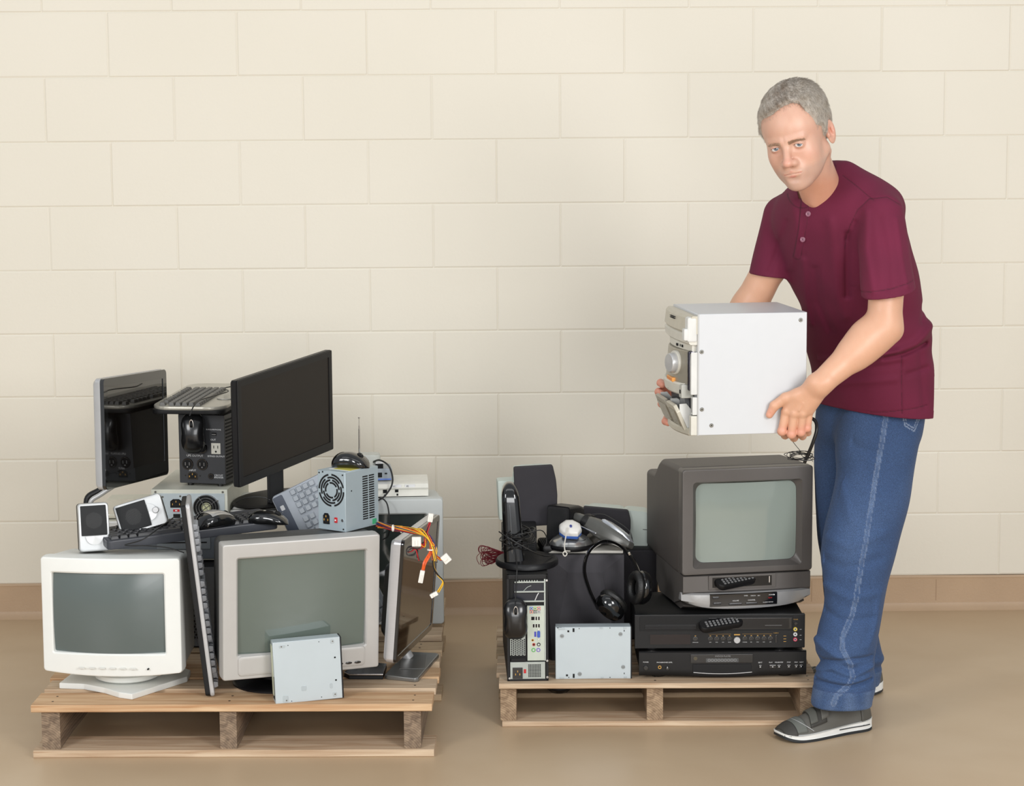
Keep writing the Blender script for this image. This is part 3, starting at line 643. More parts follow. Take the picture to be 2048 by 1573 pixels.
# desk speakers
def speaker(label, M, w=.072, h=.125, d=.075, knob=False, group='small silver desk speakers'):
    t = thing('desk_speaker', label, 'speaker', M, group)
    mb = MB(); mb.rings([[(x*s_, y, z) for x, z in rr(w, h, .008, 5, 1, 0, h/2)] for y, s_ in ((.012, 1), (d*.6, .97), (d, .8))], blkm, True, True); mb.build('cabinet', t)
    mb = MB(); mb.rings([[(x, y-.006*math.sin(PI*z/h), z) for x, z in rr(a, b, .008, 5, 8, 0, h/2)] for a, b, y in ((w, h, .014), (w+.001, h+.001, .004), (w-.003, h-.003, 0), (w-.012, h-.012, -.0005))], mat('speaker_silver', (196, 198, 198), .35, .3), True, True); fsh = mb.build('front_shell', t)
    g = MB(); gz = h*.33; gh = h-gz-.006; gw = w-.012
    R = [[(x, y-.0085*math.sin(PI*z/h), z) for x, z in rr(gw*k, gh*k, .002, 3, 6, 0, gz+gh/2)] for k, y in ((1, -.0005), (.97, -.0018), (.6, -.0018), (.2, -.0018), (.01, -.0018))]
    g.rings(R, mat('speaker_grille', (44, 45, 46), .45, .3, bump=.6, bscale=1600), False, True); go_ = g.build('grille', t)
    dp_ = MB(); gd = mat('perforation_glint', (92, 92, 92), .5)
    for i in range(-9, 10):
        for j in range(-9, 10):
            px, pz = i*.0026+(j % 2)*.0013, j*.0023
            if px*px+pz*pz < .021**2: zz = gz+gh/2+pz; dp_.disc(px, zz, .0006, -.0021-.0085*math.sin(PI*zz/h), -.0010-.0085*math.sin(PI*zz/h), gd, 5)
    dp_.build('grille_glints', go_, smooth=0)  # paler dots paint the highlight on the perforated grille
    a = MB(); a.rings([[(.022*k*math.cos(q), -.0052-.003*(1-k)-.0035, gz-.002+(.022*k*math.sin(q) if math.sin(q) < 0 else 0)) for q in [2*PI*j/30 for j in range(30)]] for k in (1, .5, .01)], mat('speaker_white_arc', (222, 224, 224), .3, .2), True, True); a.build('arc_inlay', fsh)
    if knob:
        k = MB(); k.lathe([(.0085, 0), (.0085, .007), (.007, .009), (0, .009)], silver, Tr(0, -.008, h*.17) @ Matrix.Rotation(PI/2, 4, 'X'), n=24); k.build('volume_knob', fsh)
        k = MB(); k.disc(0, h*.27, .0015, -.0105, -.006, dark, 10); k.build('indicator', t)
    return t
speaker('silver and black desk speaker standing upright on the white tube monitor', pose(-1.025, 5.50, .499, .30, -.16), group=None, w=.078)
speaker('silver and black desk speaker with knob, tipped sideways on the black keyboard', Matrix.Translation(P3(281, 1030, 5.575)) @ rot(.10, -.20) @ Matrix.Rotation(-1.84, 4, 'Y') @ Tr(0, 0, -.063), knob=True, w=.082, h=.127, group=None)
t = thing('speaker_cable', 'thin black speaker cable draped along the front of the black keyboard', 'cable', pose(-.9, 5.45, .5))
MB(pose(-.9, 5.45, .5).inverted()).tube([tuple(P3(348, 1035, 5.55)), tuple(P3(320, 1055, 5.47)), tuple(P3(285, 1080, 5.43)), tuple(P3(250, 1091, 5.45)), tuple(P3(290, 1092, 5.46)), tuple(P3(335, 1096, 5.45)), tuple(P3(368, 1106, 5.44))], .0016, cord, 8, 8).build('wire', t)

# optical drive leaning at the front
def drive(label, M, w, h, front_side=None):
    t = thing('optical_drive', label, 'disc drive', M); zd = mat('drive_zinc', (188, 198, 202), .38, .25, var=.02, vscale=10)
    mb = MB(); mb.box(-w/2, w/2, 0, .041, 0, h, zd, .0012, 1)
    return t, mb, zd
t, mb, zd = drive('pale zinc optical drive leaning against the silver tube monitor', pose(-.463, 5.337, .138, .229, -.02, -.028), .172, .160)
emb = mat('embossed_zinc', (176, 186, 190), .35, .3)
for x, z, a, b in ((-.062, .148, .016, .008), (-.06, .012, .014, .018), (.066, .150, .010, .012), (.066, .012, .010, .012), (-.012, .035, .013, .013), (.058, .035, .007, .014)):
    mb.prism(rr(a, b, .003, 4, 1, x, z), -.0008, .001, emb, bev=.0005)
screws(mb, [(-.064, .148), (.067, .150), (-.058, .008), (.067, .012)], .002)
for x, z in ((.071, .1075), (.071, .0485)): mb.box(x-.002, x+.002, -.001, .001, z-.002, z+.002, dark)
for x, z in ((-.047, .150), (.032, .152), (-.045, .005), (.032, .008)): mb.disc(x, z, .0012, -.0008, .001, dark, 8)
mb.box(-w/2*0-.0865, -.0858, .004, .034, .01, .07, dark); mb.build('case', t)
mb = MB(); mb.box(.0862, .0895, 0, .041, 0, .160, blk, .001); mb.build('front_bezel', t)
mb = MB(); mb.box(-.0875, -.0862, .012, .036, .02, .15, mat('circuit_edge', (200, 205, 180), .5)); mb.build('connector_edge', t)

# telephone base, router, radio aerial
X = pose(-.280, 6.185, .513, .05)
t = thing('telephone_base', 'white telephone base unit lying on the pale grey tube monitor', 'telephone', X)
tw = mat('telephone_white', (224, 222, 212), .4)
mb = MB()
mb.rings([[(x, y, z) for y, z in ((0, 0), (0, .020), (-.006, .022), (-.008, .026), (.002, .036), (.03, .042), (.12, .043), (.135, .038), (.135, 0))] for x in (-.11, -.108, .098, .102)], tw, True, True)
for s_ in (.1,): pass
mb.build('body', t, smooth=30)
mb = MB()
for x in (.008, .048): mb.box(x-.014, x+.016, -.0065, .002, .0265, .0345, wht, .001, M=Matrix.Rotation(0, 4, 'X')); mb.text('82' if x > .03 else '31', x-.006, .0305, .007, dark, -.0072)
mb.build('label_windows', t, smooth=0)
mb = MB()
for x, w_, z, h_ in ((-.078, .009, .015, .005), (-.052, .009, .015, .005), (-.024, .012, .010, .010), (.010, .010, .012, .008), (-.024, .006, .001, .005), (.012, .005, .002, .006)): mb.box(x-w_/2, x+w_/2, -.0008, .001, z, z+h_, dark)
mb.build('sockets', t)
X = pose(-.305, 6.205, .5565, .1)
t = thing('network_router', 'grey network router with blue edge and black cable on the white telephone base', 'router', X)
rg = mat('router_grey', (150, 158, 164), .4)
mb = MB(); mb.box(-.075, .022, 0, .09, 0, .036, rg, .004); mb.box(-.07, .018, -.001, .002, .002, .006, mat('router_blue', (90, 120, 200), .4))
mb.box(-.022, -.008, -.0012, .002, .010, .024, dark); mb.box(.000, .007, -.0012, .002, .019, .023, dark); mb.build('body', t)
mb = MB(); mb.plate(rr(.070, .06, .02, 6, 1, -.045, .05), .036, .074, mat('router_cap_beige', (196, 198, 190), .5), bev=.006); mb.build('top_housing', t)
mb = MB(); mb.box(-.026, -.004, .003, .02, .036, .050, dark); mb.box(-.026, -.004, .002, .02, .050, .054, wht); mb.build('plug', t)
mb = MB(X.inverted()); mb.tube([tuple(P3(743, 932, 6.24)), tuple(P3(748, 924, 6.22)), tuple(P3(760, 921, 6.19)), tuple(P3(777, 932, 6.17)), tuple(P3(785, 955, 6.165)), tuple(P3(782, 975, 6.16)), tuple(P3(768, 994, 6.15)), tuple(P3(755, 1002, 6.14))], .0026, cord, 8, 8)
mb.tube([tuple(P3(752, 994, 6.13)), tuple(P3(768, 1000, 6.12)), tuple(P3(776, 1015, 6.11)), tuple(P3(779, 1050, 6.10)), tuple(P3(776, 1072, 6.10)), tuple(P3(765, 1080, 6.10))], .0022, cord, 8, 8); mb.build('cable', t)
X = pose(-.42, 6.28, .513)
t = thing('portable_radio', 'small radio behind the zinc power supply with its telescopic aerial raised', 'radio', X)
MB().box(-.05, .04, 0, .05, 0, .06, blk, .006).build('body', t)
a = P3(719, 915, 6.28)-Vector((-.42, 6.28, .513)); b = P3(718, 836, 6.28)-Vector((-.42, 6.28, .513)); mb = MB()
for i, (f0, f1, q) in enumerate(((-.65, .28, .0032), (.28, .72, .0028), (.6, .80, .0018), (.8, .98, .0010))):
    mb.tube([tuple(a.lerp(b, f0)), tuple(a.lerp(b, f1))], q, chrome, 10, 1)
mb.lathe([(0, -.003), (.003, -.002), (.003, .002), (0, .003)], chrome, Matrix.Translation(b), n=12); mb.build('aerial', t)
t = thing('loose_cable', 'thin black cable looping in front of the round foot of the black monitor', 'cable', pose(-.66, 5.97, .51))
MB(pose(-.66, 5.97, .51).inverted()).tube([tuple(P3(*q)) for q in ((462, 1020, 5.97), (475, 1003, 5.97), (500, 995, 5.96), (530, 996, 5.95), (548, 1008, 5.94), (553, 1022, 5.94), (550, 1034, 5.94))], .0014, cord, 8, 8).build('wire', t)
# ================================================================ right pile
RT = .118
# slim tower, back facing us
X = pose(.0985, 5.585, RT, .02)
t = thing('computer_tower', 'slim black computer tower with its sockets facing front at the left of the right pallet', 'computer', X)
w, d, h = .110, .43, .289
mb = MB(); mb.box(-w/2, w/2, .006, d, 0, h, blkm, .003)
for a in (-w/2, w/2-.007): mb.box(a, a+.007, 0, .01, 0, h, blk, .001)
mb.box(-w/2, w/2, 0, .01, h-.012, h, blk, .001); mb.box(-w/2, w/2, 0, .01, 0, .006, blk, .001); screws(mb, [(w/2-.0035, h-.016), (w/2-.0035, .055), (w/2-.0035, .004+.006), (-w/2+.006, .008)], .003, chrome); mb.build('case', t)
lg = mat('galvanised_grey', (172, 178, 172), .4, .3)
mb = MB(); mb.box(-w/2+.008, -.006, .0, .01, .07, .20, lg, .0005); mb.box(.046-.002, .048, .0, .01, .055, h-.012, lg)
for z in (h-.022, h-.048, h-.074): mb.box(-.034, .046, -.001, .006, z, z+.004, lg, .0004)
for i in range(9): mb.box(-.030+i*.0068, -.027+i*.0068, -.001, .003, h-.018, h-.015, lg)
for i in range(9):
    for j in range(9):
        x, z = -.043+i*.0049, .072+j*.0049+(i % 2)*.00245
        mb.disc(x, z, .0020, -.0008, .001, dark, 6)
mb.build('back_plate', t)
mb = MB()
for z in (h-.044, h-.070): mb.box(-.036, .044, .003, .005, z, z+.020, mat('slot_interior', (20, 22, 34), .4))
mb.tube([(.02, .002, h-.07), (.026, .001, h-.056), (.03, .002, h-.05)], .0012, wht, 6); mb.tube([(-.01, .002, h-.044), (.0, .001, h-.034), (.01, .002, h-.03)], .001, lg, 6); mb.build('card_slots', t)
mb = MB(); mb.box(-.001, .044, -.0015, .006, .056, .205, mat('port_shield', (190, 198, 186), .4, .3), .0006); pp_ = mb.build('port_panel', t)
def port(name, f, lab=None): m = MB(); f(m); return m.build(name, pp_, lab)
for k, (x, z, c) in enumerate(((.010, .198, (70, 110, 200)), (.020, .198, (150, 190, 80)), (.030, .198, (214, 90, 90)), (.010, .189, (230, 110, 60)), (.020, .189, (40, 40, 40)), (.030, .189, (160, 160, 160)))):
    def f(m): m.box(x-.0042, x+.0042, -.003, -.001, z-.0042, z+.0042, mat('jack_%d' % k, c, .4), .0006); m.ring(x, z, .003, .0018, -.0036, -.002, wht, n=14); m.disc(x, z, .0018, -.0032, -.002, dark, 10)
    port('audio_jack', f)
for x, z, a, b in ((.014, .171, .009, .009), (.023, .171, .004, .009), (.030, .171, .004, .009), (.016, .151, .0045, .009), (.023, .151, .004, .009), (.030, .151, .004, .009)):
    port('data_port', lambda m: (m.box(x-a/2-.0006, x+a/2+.0006, -.0022, -.001, z-b/2-.0006, z+b/2+.0006, chrome), m.box(x-a/2, x+a/2, -.0028, -.001, z-b/2, z+b/2, dark)))
port('video_port', lambda m: (m.prism(rr(.008, .018, .003, 4, 1, .029, .128), -.004, -.001, mat('port_blue', (56, 88, 180), .4), bev=.0005), m.disc(.029, .141, .002, -.005, -.001, chrome, 8), m.disc(.029, .115, .002, -.005, -.001, chrome, 8)))
port('video_port', lambda m: m.box(.0175, .0225, -.003, -.001, .121, .135, mat('port_indigo', (64, 64, 170), .4), .0004))
for x, z, c, q in ((.013, .112, (220, 160, 70), .0035), (.016, .100, (190, 70, 60), .0042), (.029, .100, (30, 30, 32), .005), (.015, .085, (90, 170, 90), .0056), (.028, .085, (120, 100, 180), .0056)):
    port('round_port', lambda m: (m.disc(x, z, q, -.003, -.001, mat('round_%d_%d' % (c[0], c[1]), c, .4), 16, bev=.0005), m.disc(x, z, q*.55, -.0036, -.002, dark if q < .005 else mat('port_centre', (190, 195, 190), .4), 12)))
mb = MB(); mb.box(-.047, .046, -.001, .008, .006, .052, lg, .0008); mb.box(-.044, -.006, -.0018, .001, .0535, .063, blkm)
for i in range(8):
    for j in range(9): mb.box(.001+i*.0043, .0042+i*.0043, -.0014, 0, .011+j*.004, .0138+j*.004, dark)
mb.build('power_supply_panel', t)
mb = MB(); mb.box(-.041, -.014, -.003, .001, .007, .038, blkg, .001); iec(mb, -.0275, .022, .85, False); mb.build('power_inlet', t)
mb = MB(); mb.box(-.011, -.005, -.003, 0, .022, .033, red, .0006); mb.build('voltage_switch', t)

mouse('black mouse hanging by its cord against the slim black tower', lie((-1, -.02, .0), (.0, .10, -1), (.066, 5.580, .291)), shell=mat('satin_black', (24, 24, 25), .25, coat=.3), L=.116, Wd=.066, Hh=.036,
      tail=[(.066, 5.550, .345), (.070, 5.560, .41), (.071, 5.572, .436), (.066, 5.60, .47), (.045, 5.64, .50), (.055, 5.66, .51)])
# broadband modem on its foot with coiled cable
X = pose(.100, 5.72, .407, 0)
t = thing('modem', 'tall glossy black modem on an oval foot with cable coiled around it', 'modem', X)
mb = MB(); mb.rings([[(a*math.cos(q)*k, b*math.sin(q)*k, z) for q in [2*PI*j/40 for j in range(40)]] for k, z, a, b in ((.96, 0, .085, .10), (1, .003, .085, .10), (1, .012, .085, .10), (.95, .018, .085, .10), (.6, .022, .085, .10))], blk, True, True); mb.build('foot', t)
mb = MB(); P = []
for i in range(21):
    u = math.sin(PI/2*i/20); z = .02+.208*u; k = 1 if u < .8 else math.sqrt(max(0, 1-((u-.8)/.2)**2))
    P.append([(x-.034+.01*(1-u)*0-.012*u, y, z) for x, y in rr(max(.056*(.12+.88*k)*(1-.18*u), .004), max(.11*(.25+.75*k)*(1-.3*u), .006), .014*(.2+.8*k)+.001, 5, 1, 0, -.01)])
mb.rings(P, blkg, True, True); mb.build('body', t, smooth=60)
mb = MB(); mb.tube([(-.040, -.062, .03), (-.042, -.060, .10), (-.046, -.052, .17), (-.048, -.042, .205)], .0016, mat('edge_chrome', (120, 122, 124), .2, .8), 8); mb.build('side_trim', t)
mb = MB(); q = random.Random(5)
for k in range(7):
    zc = .055+k*.009+q.uniform(-.006, .006)-(0.03 if k > 4 else 0); rx, ry = q.uniform(.036, .05), q.uniform(.062, .078); tl = q.uniform(-.018, .018); ox = q.uniform(-.006, .014)
    mb.tube([(-.030+ox+rx*math.cos(a), -.01+ry*math.sin(a), zc+tl*math.cos(a+.5)+.003*math.sin(3*a)) for a in [2*PI*j/12 for j in range(12)]]+[(-.030+ox+rx, -.01, zc+tl)], .0019, cord, 7, 5)
mb.tube([(-.075, -.05, .10), (-.05, -.085, .09), (.0, -.085, .06), (.035, -.07, .04), (.055, -.04, .03), (.07, 0, .025)], .0018, cord, 7, 6)
mb.tube([(0, -.075, .10), (.035, -.06, .105), (.05, -.05, .09), (.052, -.05, .07), (.045, -.05, .055)], .0014, cord, 7, 6)
mb.build('cable', t)
# black box speaker and its red wires
X = pose(.085, 5.845, .407, 0)
t = thing('bookshelf_speaker', 'low black speaker box behind the modem with dark red wire spilling out', 'speaker', X)
MB().box(-.052, .045, 0, .12, 0, .072, blkm, .004).build('cabinet', t)
mb = MB(); mb.box(-.048, .041, -.003, .002, .004, .068, blk, .002)
for i in range(10): mb.box(.0, .038, -.0045, -.002, .008+i*.0056, .0105+i*.0056, dark)
mb.build('grille', t)
mb = MB(X.inverted()); rw = mat('dark_red_wire', (112, 24, 36), .35); q = random.Random(11)
for k in range(22):
    a = q.uniform(-.5, .5); L_ = q.uniform(.035, .062); s_ = q.uniform(.006, .012); o = P3(1008, 1106, 5.82); e = o+Vector((-L_, q.uniform(-.02, .02), -.010+a*.035-.1*(L_-.07)))
    mb.tube([tuple(o), tuple(o.lerp(e, .5)+Vector((0, 0, a*.012))), tuple(e+Vector((0, 0, s_))), tuple(e+Vector((-s_*.8, 0, 0))), tuple(e+Vector((0, 0, -s_))), tuple(o.lerp(e, .5)+Vector((0, .004, a*.012-.006))), tuple(o+Vector((0, .004, -.004)))], .0010, rw, 6, 6)
mb.tube([tuple(P3(*v)) for v in ((1005, 1104, 5.82), (985, 1102, 5.81), (965, 1105, 5.81), (955, 1112, 5.81), (954, 1120, 5.81), (959, 1130, 5.81))], .0009, rw, 6, 6)
mb.build('red_wire', t)
# big speaker, fabric front and pale body
pale = mat('pale_green_plastic', (196, 206, 198), .45, var=.02); fab = mat('charcoal_speaker_cloth', (58, 56, 60), .9, bump=.5, bscale=2200)
def bigspeaker(label, M, w, h, group):
    t = thing('stereo_speaker', label, 'speaker', M, group)
    o = [(-w/2, 0), (w/2*.86, 0), (w/2*.95, h*.25), (w/2, h*.5), (w/2*.97, h*.75), (w/2*.84, h), (-w/2, h)]
    n = len(o); c = (0, h/2); mb = MB()
    def inset(k): return [(c[0]+(x-c[0])*k, c[1]+(z-c[1])*k) for x, z in o]
    mb.prism(o, -.012, .010, fab, bev=.005); mb.build('grille', t)
    mb = MB(); mb.prism(inset(.98), .010, .03, pale, bev=.003)
    mb.rings([[(x*a-.005, y, h/2+(z)*b) for x, z in rr(w, h, .03, 5)] for y, a, b in ((.03, .94, .94), (.10, .88, .86), (.15, .70, .66), (.17, .5, .46))], pale, True, True)
    mb.build('cabinet', t)
    mb = MB(); mb.box(-w/2-.045, -w/2+.02, .055, .12, h*.05, h*.72, pale, .006); mb.box(-w/2-.030, -w/2-.010, .0535, .056, h*.62, h*.635, dark); mb.build('side_bracket', t)
    return t
bigspeaker('grey-fronted stereo speaker with pale body standing upright behind the modem', pose(.135, 5.985, .462, .05, 0, -.04), .120, .172, 'pale stereo speakers with dark grilles')
bx = pose(.330, 6.07, .385, -.10) @ Matrix.Rotation(.08, 4, 'Y')
t = bigspeaker('dark-fronted stereo speaker with pale body lying behind the grey handheld device', bx, .140, .110, 'pale stereo speakers with dark grilles')
X = pose(.405, 6.10, .385, 0)
mb = MB(X.inverted() if False else None); 
mb.rings([[(x, y, z) for x, z in rr(.085*a, .115*a, .02, 5, 1, .080, .050)] for y, a in ((.004, 1), (.09, .95), (.12, .8))], pale, True, True); mb.box(.125, .150, .0, .06, -.02, .055, pale, .004); mb.box(.105, .120, -.001+.004, .006, .055, .0565, dark); mb.build('end_housing', t)
# support boxes under the upper items
X = pose(.262, 5.815, RT, -.047)
t = thing('subwoofer', 'large black subwoofer with faceted cloth front and pale top', 'speaker', X)
w, h = .214, .293
mb = MB(); mb.box(-w/2, w/2, .012, .20, 0, h, blkm, .003); mb.build('cabinet', t)
mb = MB(); mb.box(-w/2+.002, w/2-.002, .02, .198, h, h+.008, mat('warm_white_board', (206, 202, 192), .5), .002); mb.build('top_panel', t)
mb = MB(); a = [(-w/2, .0, 0), (w/2, .0, 0), (w/2, .0, h), (-w/2, .0, h)]; b = [(-w/2+.015, -.020, .0), (w/2-.015, -.020, 0), (w/2-.060, -.020, h-.045), (-w/2+.060, -.020, h-.045)]
cA = [(-w/2, .014, 0), (w/2, .014, 0), (w/2, .014, h), (-w/2, .014, h)]
mb.rings([cA, a, b], mat('subwoofer_cloth', (72, 70, 74), .85, bump=.6, bscale=2600), True, True); mb.build('grille', t, smooth=0)
# stack behind, carrying the stereo speaker that lies down
t = thing('speaker_box', 'black speaker box hidden in the shade behind the subwoofer and headphones', 'speaker', pose(.405, 6.03, RT, 0))
MB().box(-.16, .075, 0, .20, 0, .266, blkm, .004).build('cabinet', t)
MB().box(-.157, .072, -.006, .002, .005, .26, fab, .003).build('grille', t)
# small satellite speaker, angled
X = pose(.188, 5.905, .426, -.62, -.05)
t = thing('satellite_speaker', 'small black satellite speaker angled beside the upright grey-fronted speaker', 'speaker', X)
mb = MB(); mb.rings([[(x, y, z) for x, z in rr(.075*a, .105*a, .008, 4, 1, .0, .0525)] for y, a in ((.004, 1), (.06, .98), (.085, .85))], blk, True, True); mb.build('cabinet', t)
mb = MB(); mb.rings([[(x, y, z) for x, z in rr(a, b, .006, 4, 1, .0, .0525)] for a, b, y in ((.069, .099, .004), (.067, .097, -.004), (.055, .085, -.007))], mat('satellite_grille', (28, 28, 30), .5, bump=.7, bscale=2200), False, True); mb.build('grille', t)
t2 = MB(); t2.rings([[(x, y, z) for y, z in rr(.07, .09, .006, 4, 1, .045, .0525)] for x in (-.0375, -.041)], mat('satellite_side', (36, 37, 39), .3), False, True); t2.build('side_panel', t)
t = thing('plastic_housing', 'flat black ribbed housing lying between modem and silver dome', 'housing', pose(.175, 5.84, .408, .1))
MB().box(-.03, .035, 0, .12, 0, .026, blk, .008).build('body', t)
m_ = MB()
for i in range(9): m_.box(-.026+i*.0055, -.0235+i*.0055, -.001, .10, .0255, .0275, dark)
m_.build('ribs', t)
# dome
X = pose(.2245, 5.865, .4195, 0, .02)
t = thing('trackball_base', 'round silver and black domed device lying on the subwoofer', 'device', X)
mb = MB(); mb.lathe([(.056, 0), (.062, .003), (.0645, .009), (.062, .015)], blk, n=44, sy=.85); mb.build('base', t)
mb = MB(); mb.lathe([(.0605, .014), (.057, .021), (.050, .029), (.038, .037), (.022, .0415), (.008, .043), (0, .0432)], mat('dome_silver', (170, 170, 168), .22, .8), n=44, sy=.85); mb.build('dome', t, smooth=70)
mb = MB(); mb.tube([(.012+.028*math.cos(a), -.020+.022*math.sin(a), .0405-.0062*(1+math.sin(a))*0-.55*((.012+.028*math.cos(a))**2+(-.020+.022*math.sin(a))**2)**.5*.55+.004) for a in [2*PI*j/24 for j in range(25)]], .0006, dark, 6, 1); mb.build('seam', t)
# white and blue mouse
M_ = lie((1, .08, .0), (.05, .88, .42), (.222, 5.835, .476))
t = thing('computer_mouse', 'white and blue mouse with white cord on top of the silver dome', 'mouse', M_)
hexa = [(-.018, -.026), (.018, -.030), (.031, -.010), (.030, .014), (.010, .034), (-.010, .034), (-.030, .014), (-.031, -.008)]
hexa = [(x, y) for x, y in hexa]
mb = MB(); mb.plate([(x*1.0, y) for x, y in hexa], -.010, .002, mat('mouse_blue', (70, 110, 190), .35), bev=.003); mb.build('lower_shell', t)
mb = MB(); mb.rings([[(x*k, y*k, z) for x, y in hexa] for k, z in ((1.0, .001), (.99, .008), (.90, .014), (.6, .018), (.2, .019), (.02, .0192))], mat('mouse_white', (226, 224, 218), .3), False, True); mb.build('upper_shell', t, smooth=50)
mb = MB(); mb.lathe([(0, -.003), (.0045, -.003), (.0055, 0), (.0045, .003), (0, .003)], mat('wheel_navy', (40, 56, 130), .4), Tr(0, -.006, .018) @ Matrix.Rotation(PI/2, 4, 'Y'), n=16); mb.build('scroll_wheel', t)
wc_ = mat('white_cord', (214, 210, 200), .4)
mb = MB(M_.inverted()); mb.tube([tuple(P3(*v)) for v in ((1135, 1056, 5.81), (1132, 1072, 5.79), (1129, 1090, 5.775), (1130, 1102, 5.765), (1134, 1108, 5.762), (1130, 1113, 5.762), (1126, 1108, 5.763), (1130, 1103, 5.764), (1140, 1103, 5.775))], .0017, wc_, 8, 8); mb.build('cord', t)
# handheld vacuum / grey and silver device
a_, b_ = P3(1152, 1034, 5.92), P3(1266, 1086, 5.80)
ex = (b_-a_).normalized(); M_ = lie(ex, (0, 1, -.15), a_)
t = thing('handheld_device', 'grey and silver wedge-shaped handheld device with black cord wound round its neck', 'device', M_)
gm = mat('gunmetal_plastic', (96, 96, 92), .3, .3); L_ = (b_-a_).length
def sec(x, w_, h_, zc, c=.35): return [(x, y, z+zc) for y, z in rr(w_, h_, min(w_, h_)*c, 4)]
mb = MB(); mb.rings([sec(0, .030, .022, 0), sec(.012, .034, .028, 0), sec(.034, .038, .030, .0), sec(.04, .048, .036, .0), sec(L_*.42, .062, .050, -.003), sec(L_*.62, .066, .050, -.008), sec(L_*.85, .056, .040, -.010), sec(L_*.99, .030, .016, -.010), sec(L_, .022, .010, -.010)], gm, True, True); mb.build('body', t, smooth=30)
mb = MB(); mb.rings([sec(L_*.46, .040, .006, .0215, .3), sec(L_*.5, .046, .012, .0215, .3), sec(L_*.65, .048, .012, .0175, .3), sec(L_*.85, .040, .010, .0095, .3), sec(L_*.97, .022, .008, -.001, .3)], mat('bright_silver_cover', (200, 204, 210), .22, .6), True, True); mb.build('silver_cover', t, smooth=30)
mb = MB(); mb.tube([(-.014, 0, .004), (0, 0, .002)], .0045, chrome, 10, 1); mb.tube([(-.02, 0, .005), (-.013, 0, .004)], .0055, blkg, 10, 1); mb.build('plug_tip', t)
mb = MB()
for k in range(6): 
    x = .036+k*.0032; mb.tube([(x+.002*math.sin(a), .027*math.cos(a)*1.0, .022*math.sin(a)) for a in [2*PI*j/14 for j in range(15)]], .0017, cord, 7, 3)
mb.tube([(.05, -.01, .024), (.075, .0, .036), (.10, .01, .036), (L_*.8, .02, .026), (L_*.9, .035, .0)], .0016, cord, 7, 6)
mb.build('cord', t)
mb = MB(); mb.box(L_*.18, L_*.5, -.034, -.028, -.02, -.016, chrome, .001); mb.build('trim', t)
t = thing('device_cradle', 'brown-grey cradle beneath the grey handheld device on the subwoofer', 'cradle', pose(.325, 5.93, .4275, 0))
MB().rings([[(x, y, z) for x, y in rr(a, .09, .02, 4)] for z, a in ((0, .11), (.012, .10), (.030, .045), (.040, .04))], mat('cradle_grey', (84, 80, 72), .5), True, True).build('body', t)

# headphones
X = pose(.325, 5.72, .33)
t = thing('headphones', 'glossy black over-ear headphones leaning on the subwoofer', 'headphones', X)
I = X.inverted()
hp = [P3(*v) for v in ((1196, 1218, 5.70), (1178, 1180, 5.70), (1168, 1140, 5.715), (1178, 1104, 5.735), (1207, 1084, 5.75), (1240, 1092, 5.74), (1264, 1118, 5.715), (1278, 1150, 5.69), (1288, 1166, 5.675))]
C_ = crom([tuple(p) for p in hp], 8); R = []; side = Vector((.28, -.90, .2)).normalized(); mid = P3(1225, 1160, 5.71)
for i, p in enumerate(C_):
    p = Vector(p); tg = Vector(C_[min(i+1, len(C_)-1)])-Vector(C_[max(i-1, 0)]); tg.normalize(); out = (p-mid); out -= tg*out.dot(tg); s_ = tg.cross(out).normalized(); out.normalize()
    wd = .015+.004*math.sin(PI*i/(len(C_)-1))
    R.append([tuple(p+s_*wd*a+out*.0045*b) for a, b in ((1, .3), (.6, 1), (-.6, 1), (-1, .3), (-.6, -1), (.6, -1))])
MB(I).rings(R, blkg, True, True).build('headband', t, smooth=35)
def cup(c, n, name):
    M_ = Matrix.Translation(c) @ Vector(n).to_track_quat('Z', 'Y').to_matrix().to_4x4(); M_ = I @ M_ @ Matrix.Scale(1.27, 4)
    e = MB(); e.lathe([(0, -.020), (.020, -.0195), (.031, -.016), (.036, -.008), (.036, 0), (.034, .003)], blkg, M_, n=36, sx=.86); o = e.build('ear_cup', t, smooth=40)
    k = MB(); prof = [(.020+.014+.0105*math.cos(a), .011+.009*math.sin(a)) for a in [2*PI*j/14 for j in range(15)]]
    prof = [(.0265+.010*math.cos(a), .010+.009*math.sin(a)) for a in [2*PI*j/14 for j in range(15)]]
    R = [[(r*.86*math.cos(2*PI*j/36), r*math.sin(2*PI*j/36), z) for j in range(36)] for r, z in prof]
    k.rings(R, mat('leatherette_pad', (20, 20, 20), .45, bump=.5, bscale=300), False, False, M_); k.build('ear_pad', o, smooth=70)
    k = MB(); k.lathe([(0, .0035), (.018, .0035), (.018, .003)], mat('ear_cloth', (14, 14, 14), .9), M_, n=24, sx=.86); k.build('driver_cloth', o)
    k = MB(); k.lathe([(.0195, -.0198), (.0205, -.0202), (.0215, -.0192)], mat('cup_ring', (60, 60, 62), .2, .8), M_, n=36, sx=.86); k.build('cup_ring', o)
cup(P3(1222, 1212, 5.66)+Vector((0, 0, 0)), (.55, .55, .62), 'a')
cup(P3(1280, 1176, 5.665), (-.90, -.40, .10), 'b')
k = MB(I); k.tube([tuple(hp[0]+Vector((0, 0, .01))), tuple(P3(1203, 1222, 5.67)), tuple(P3(1212, 1228, 5.655))], .006, blkg, 10, 5); k.tube([tuple(hp[-2]), tuple(P3(1296, 1172, 5.67)), tuple(P3(1300, 1182, 5.675))], .006, blkg, 10, 5)
k.build('yoke', t)
k = MB(I)
for px, py in ((1170, 1150), (1258, 1106)): p = P3(px, py, 5.70); k.tube([tuple(p), tuple(p+Vector((.002, .001, -.006)))], .0035, chrome, 8, 1)
k.build('hinge_pin', t)

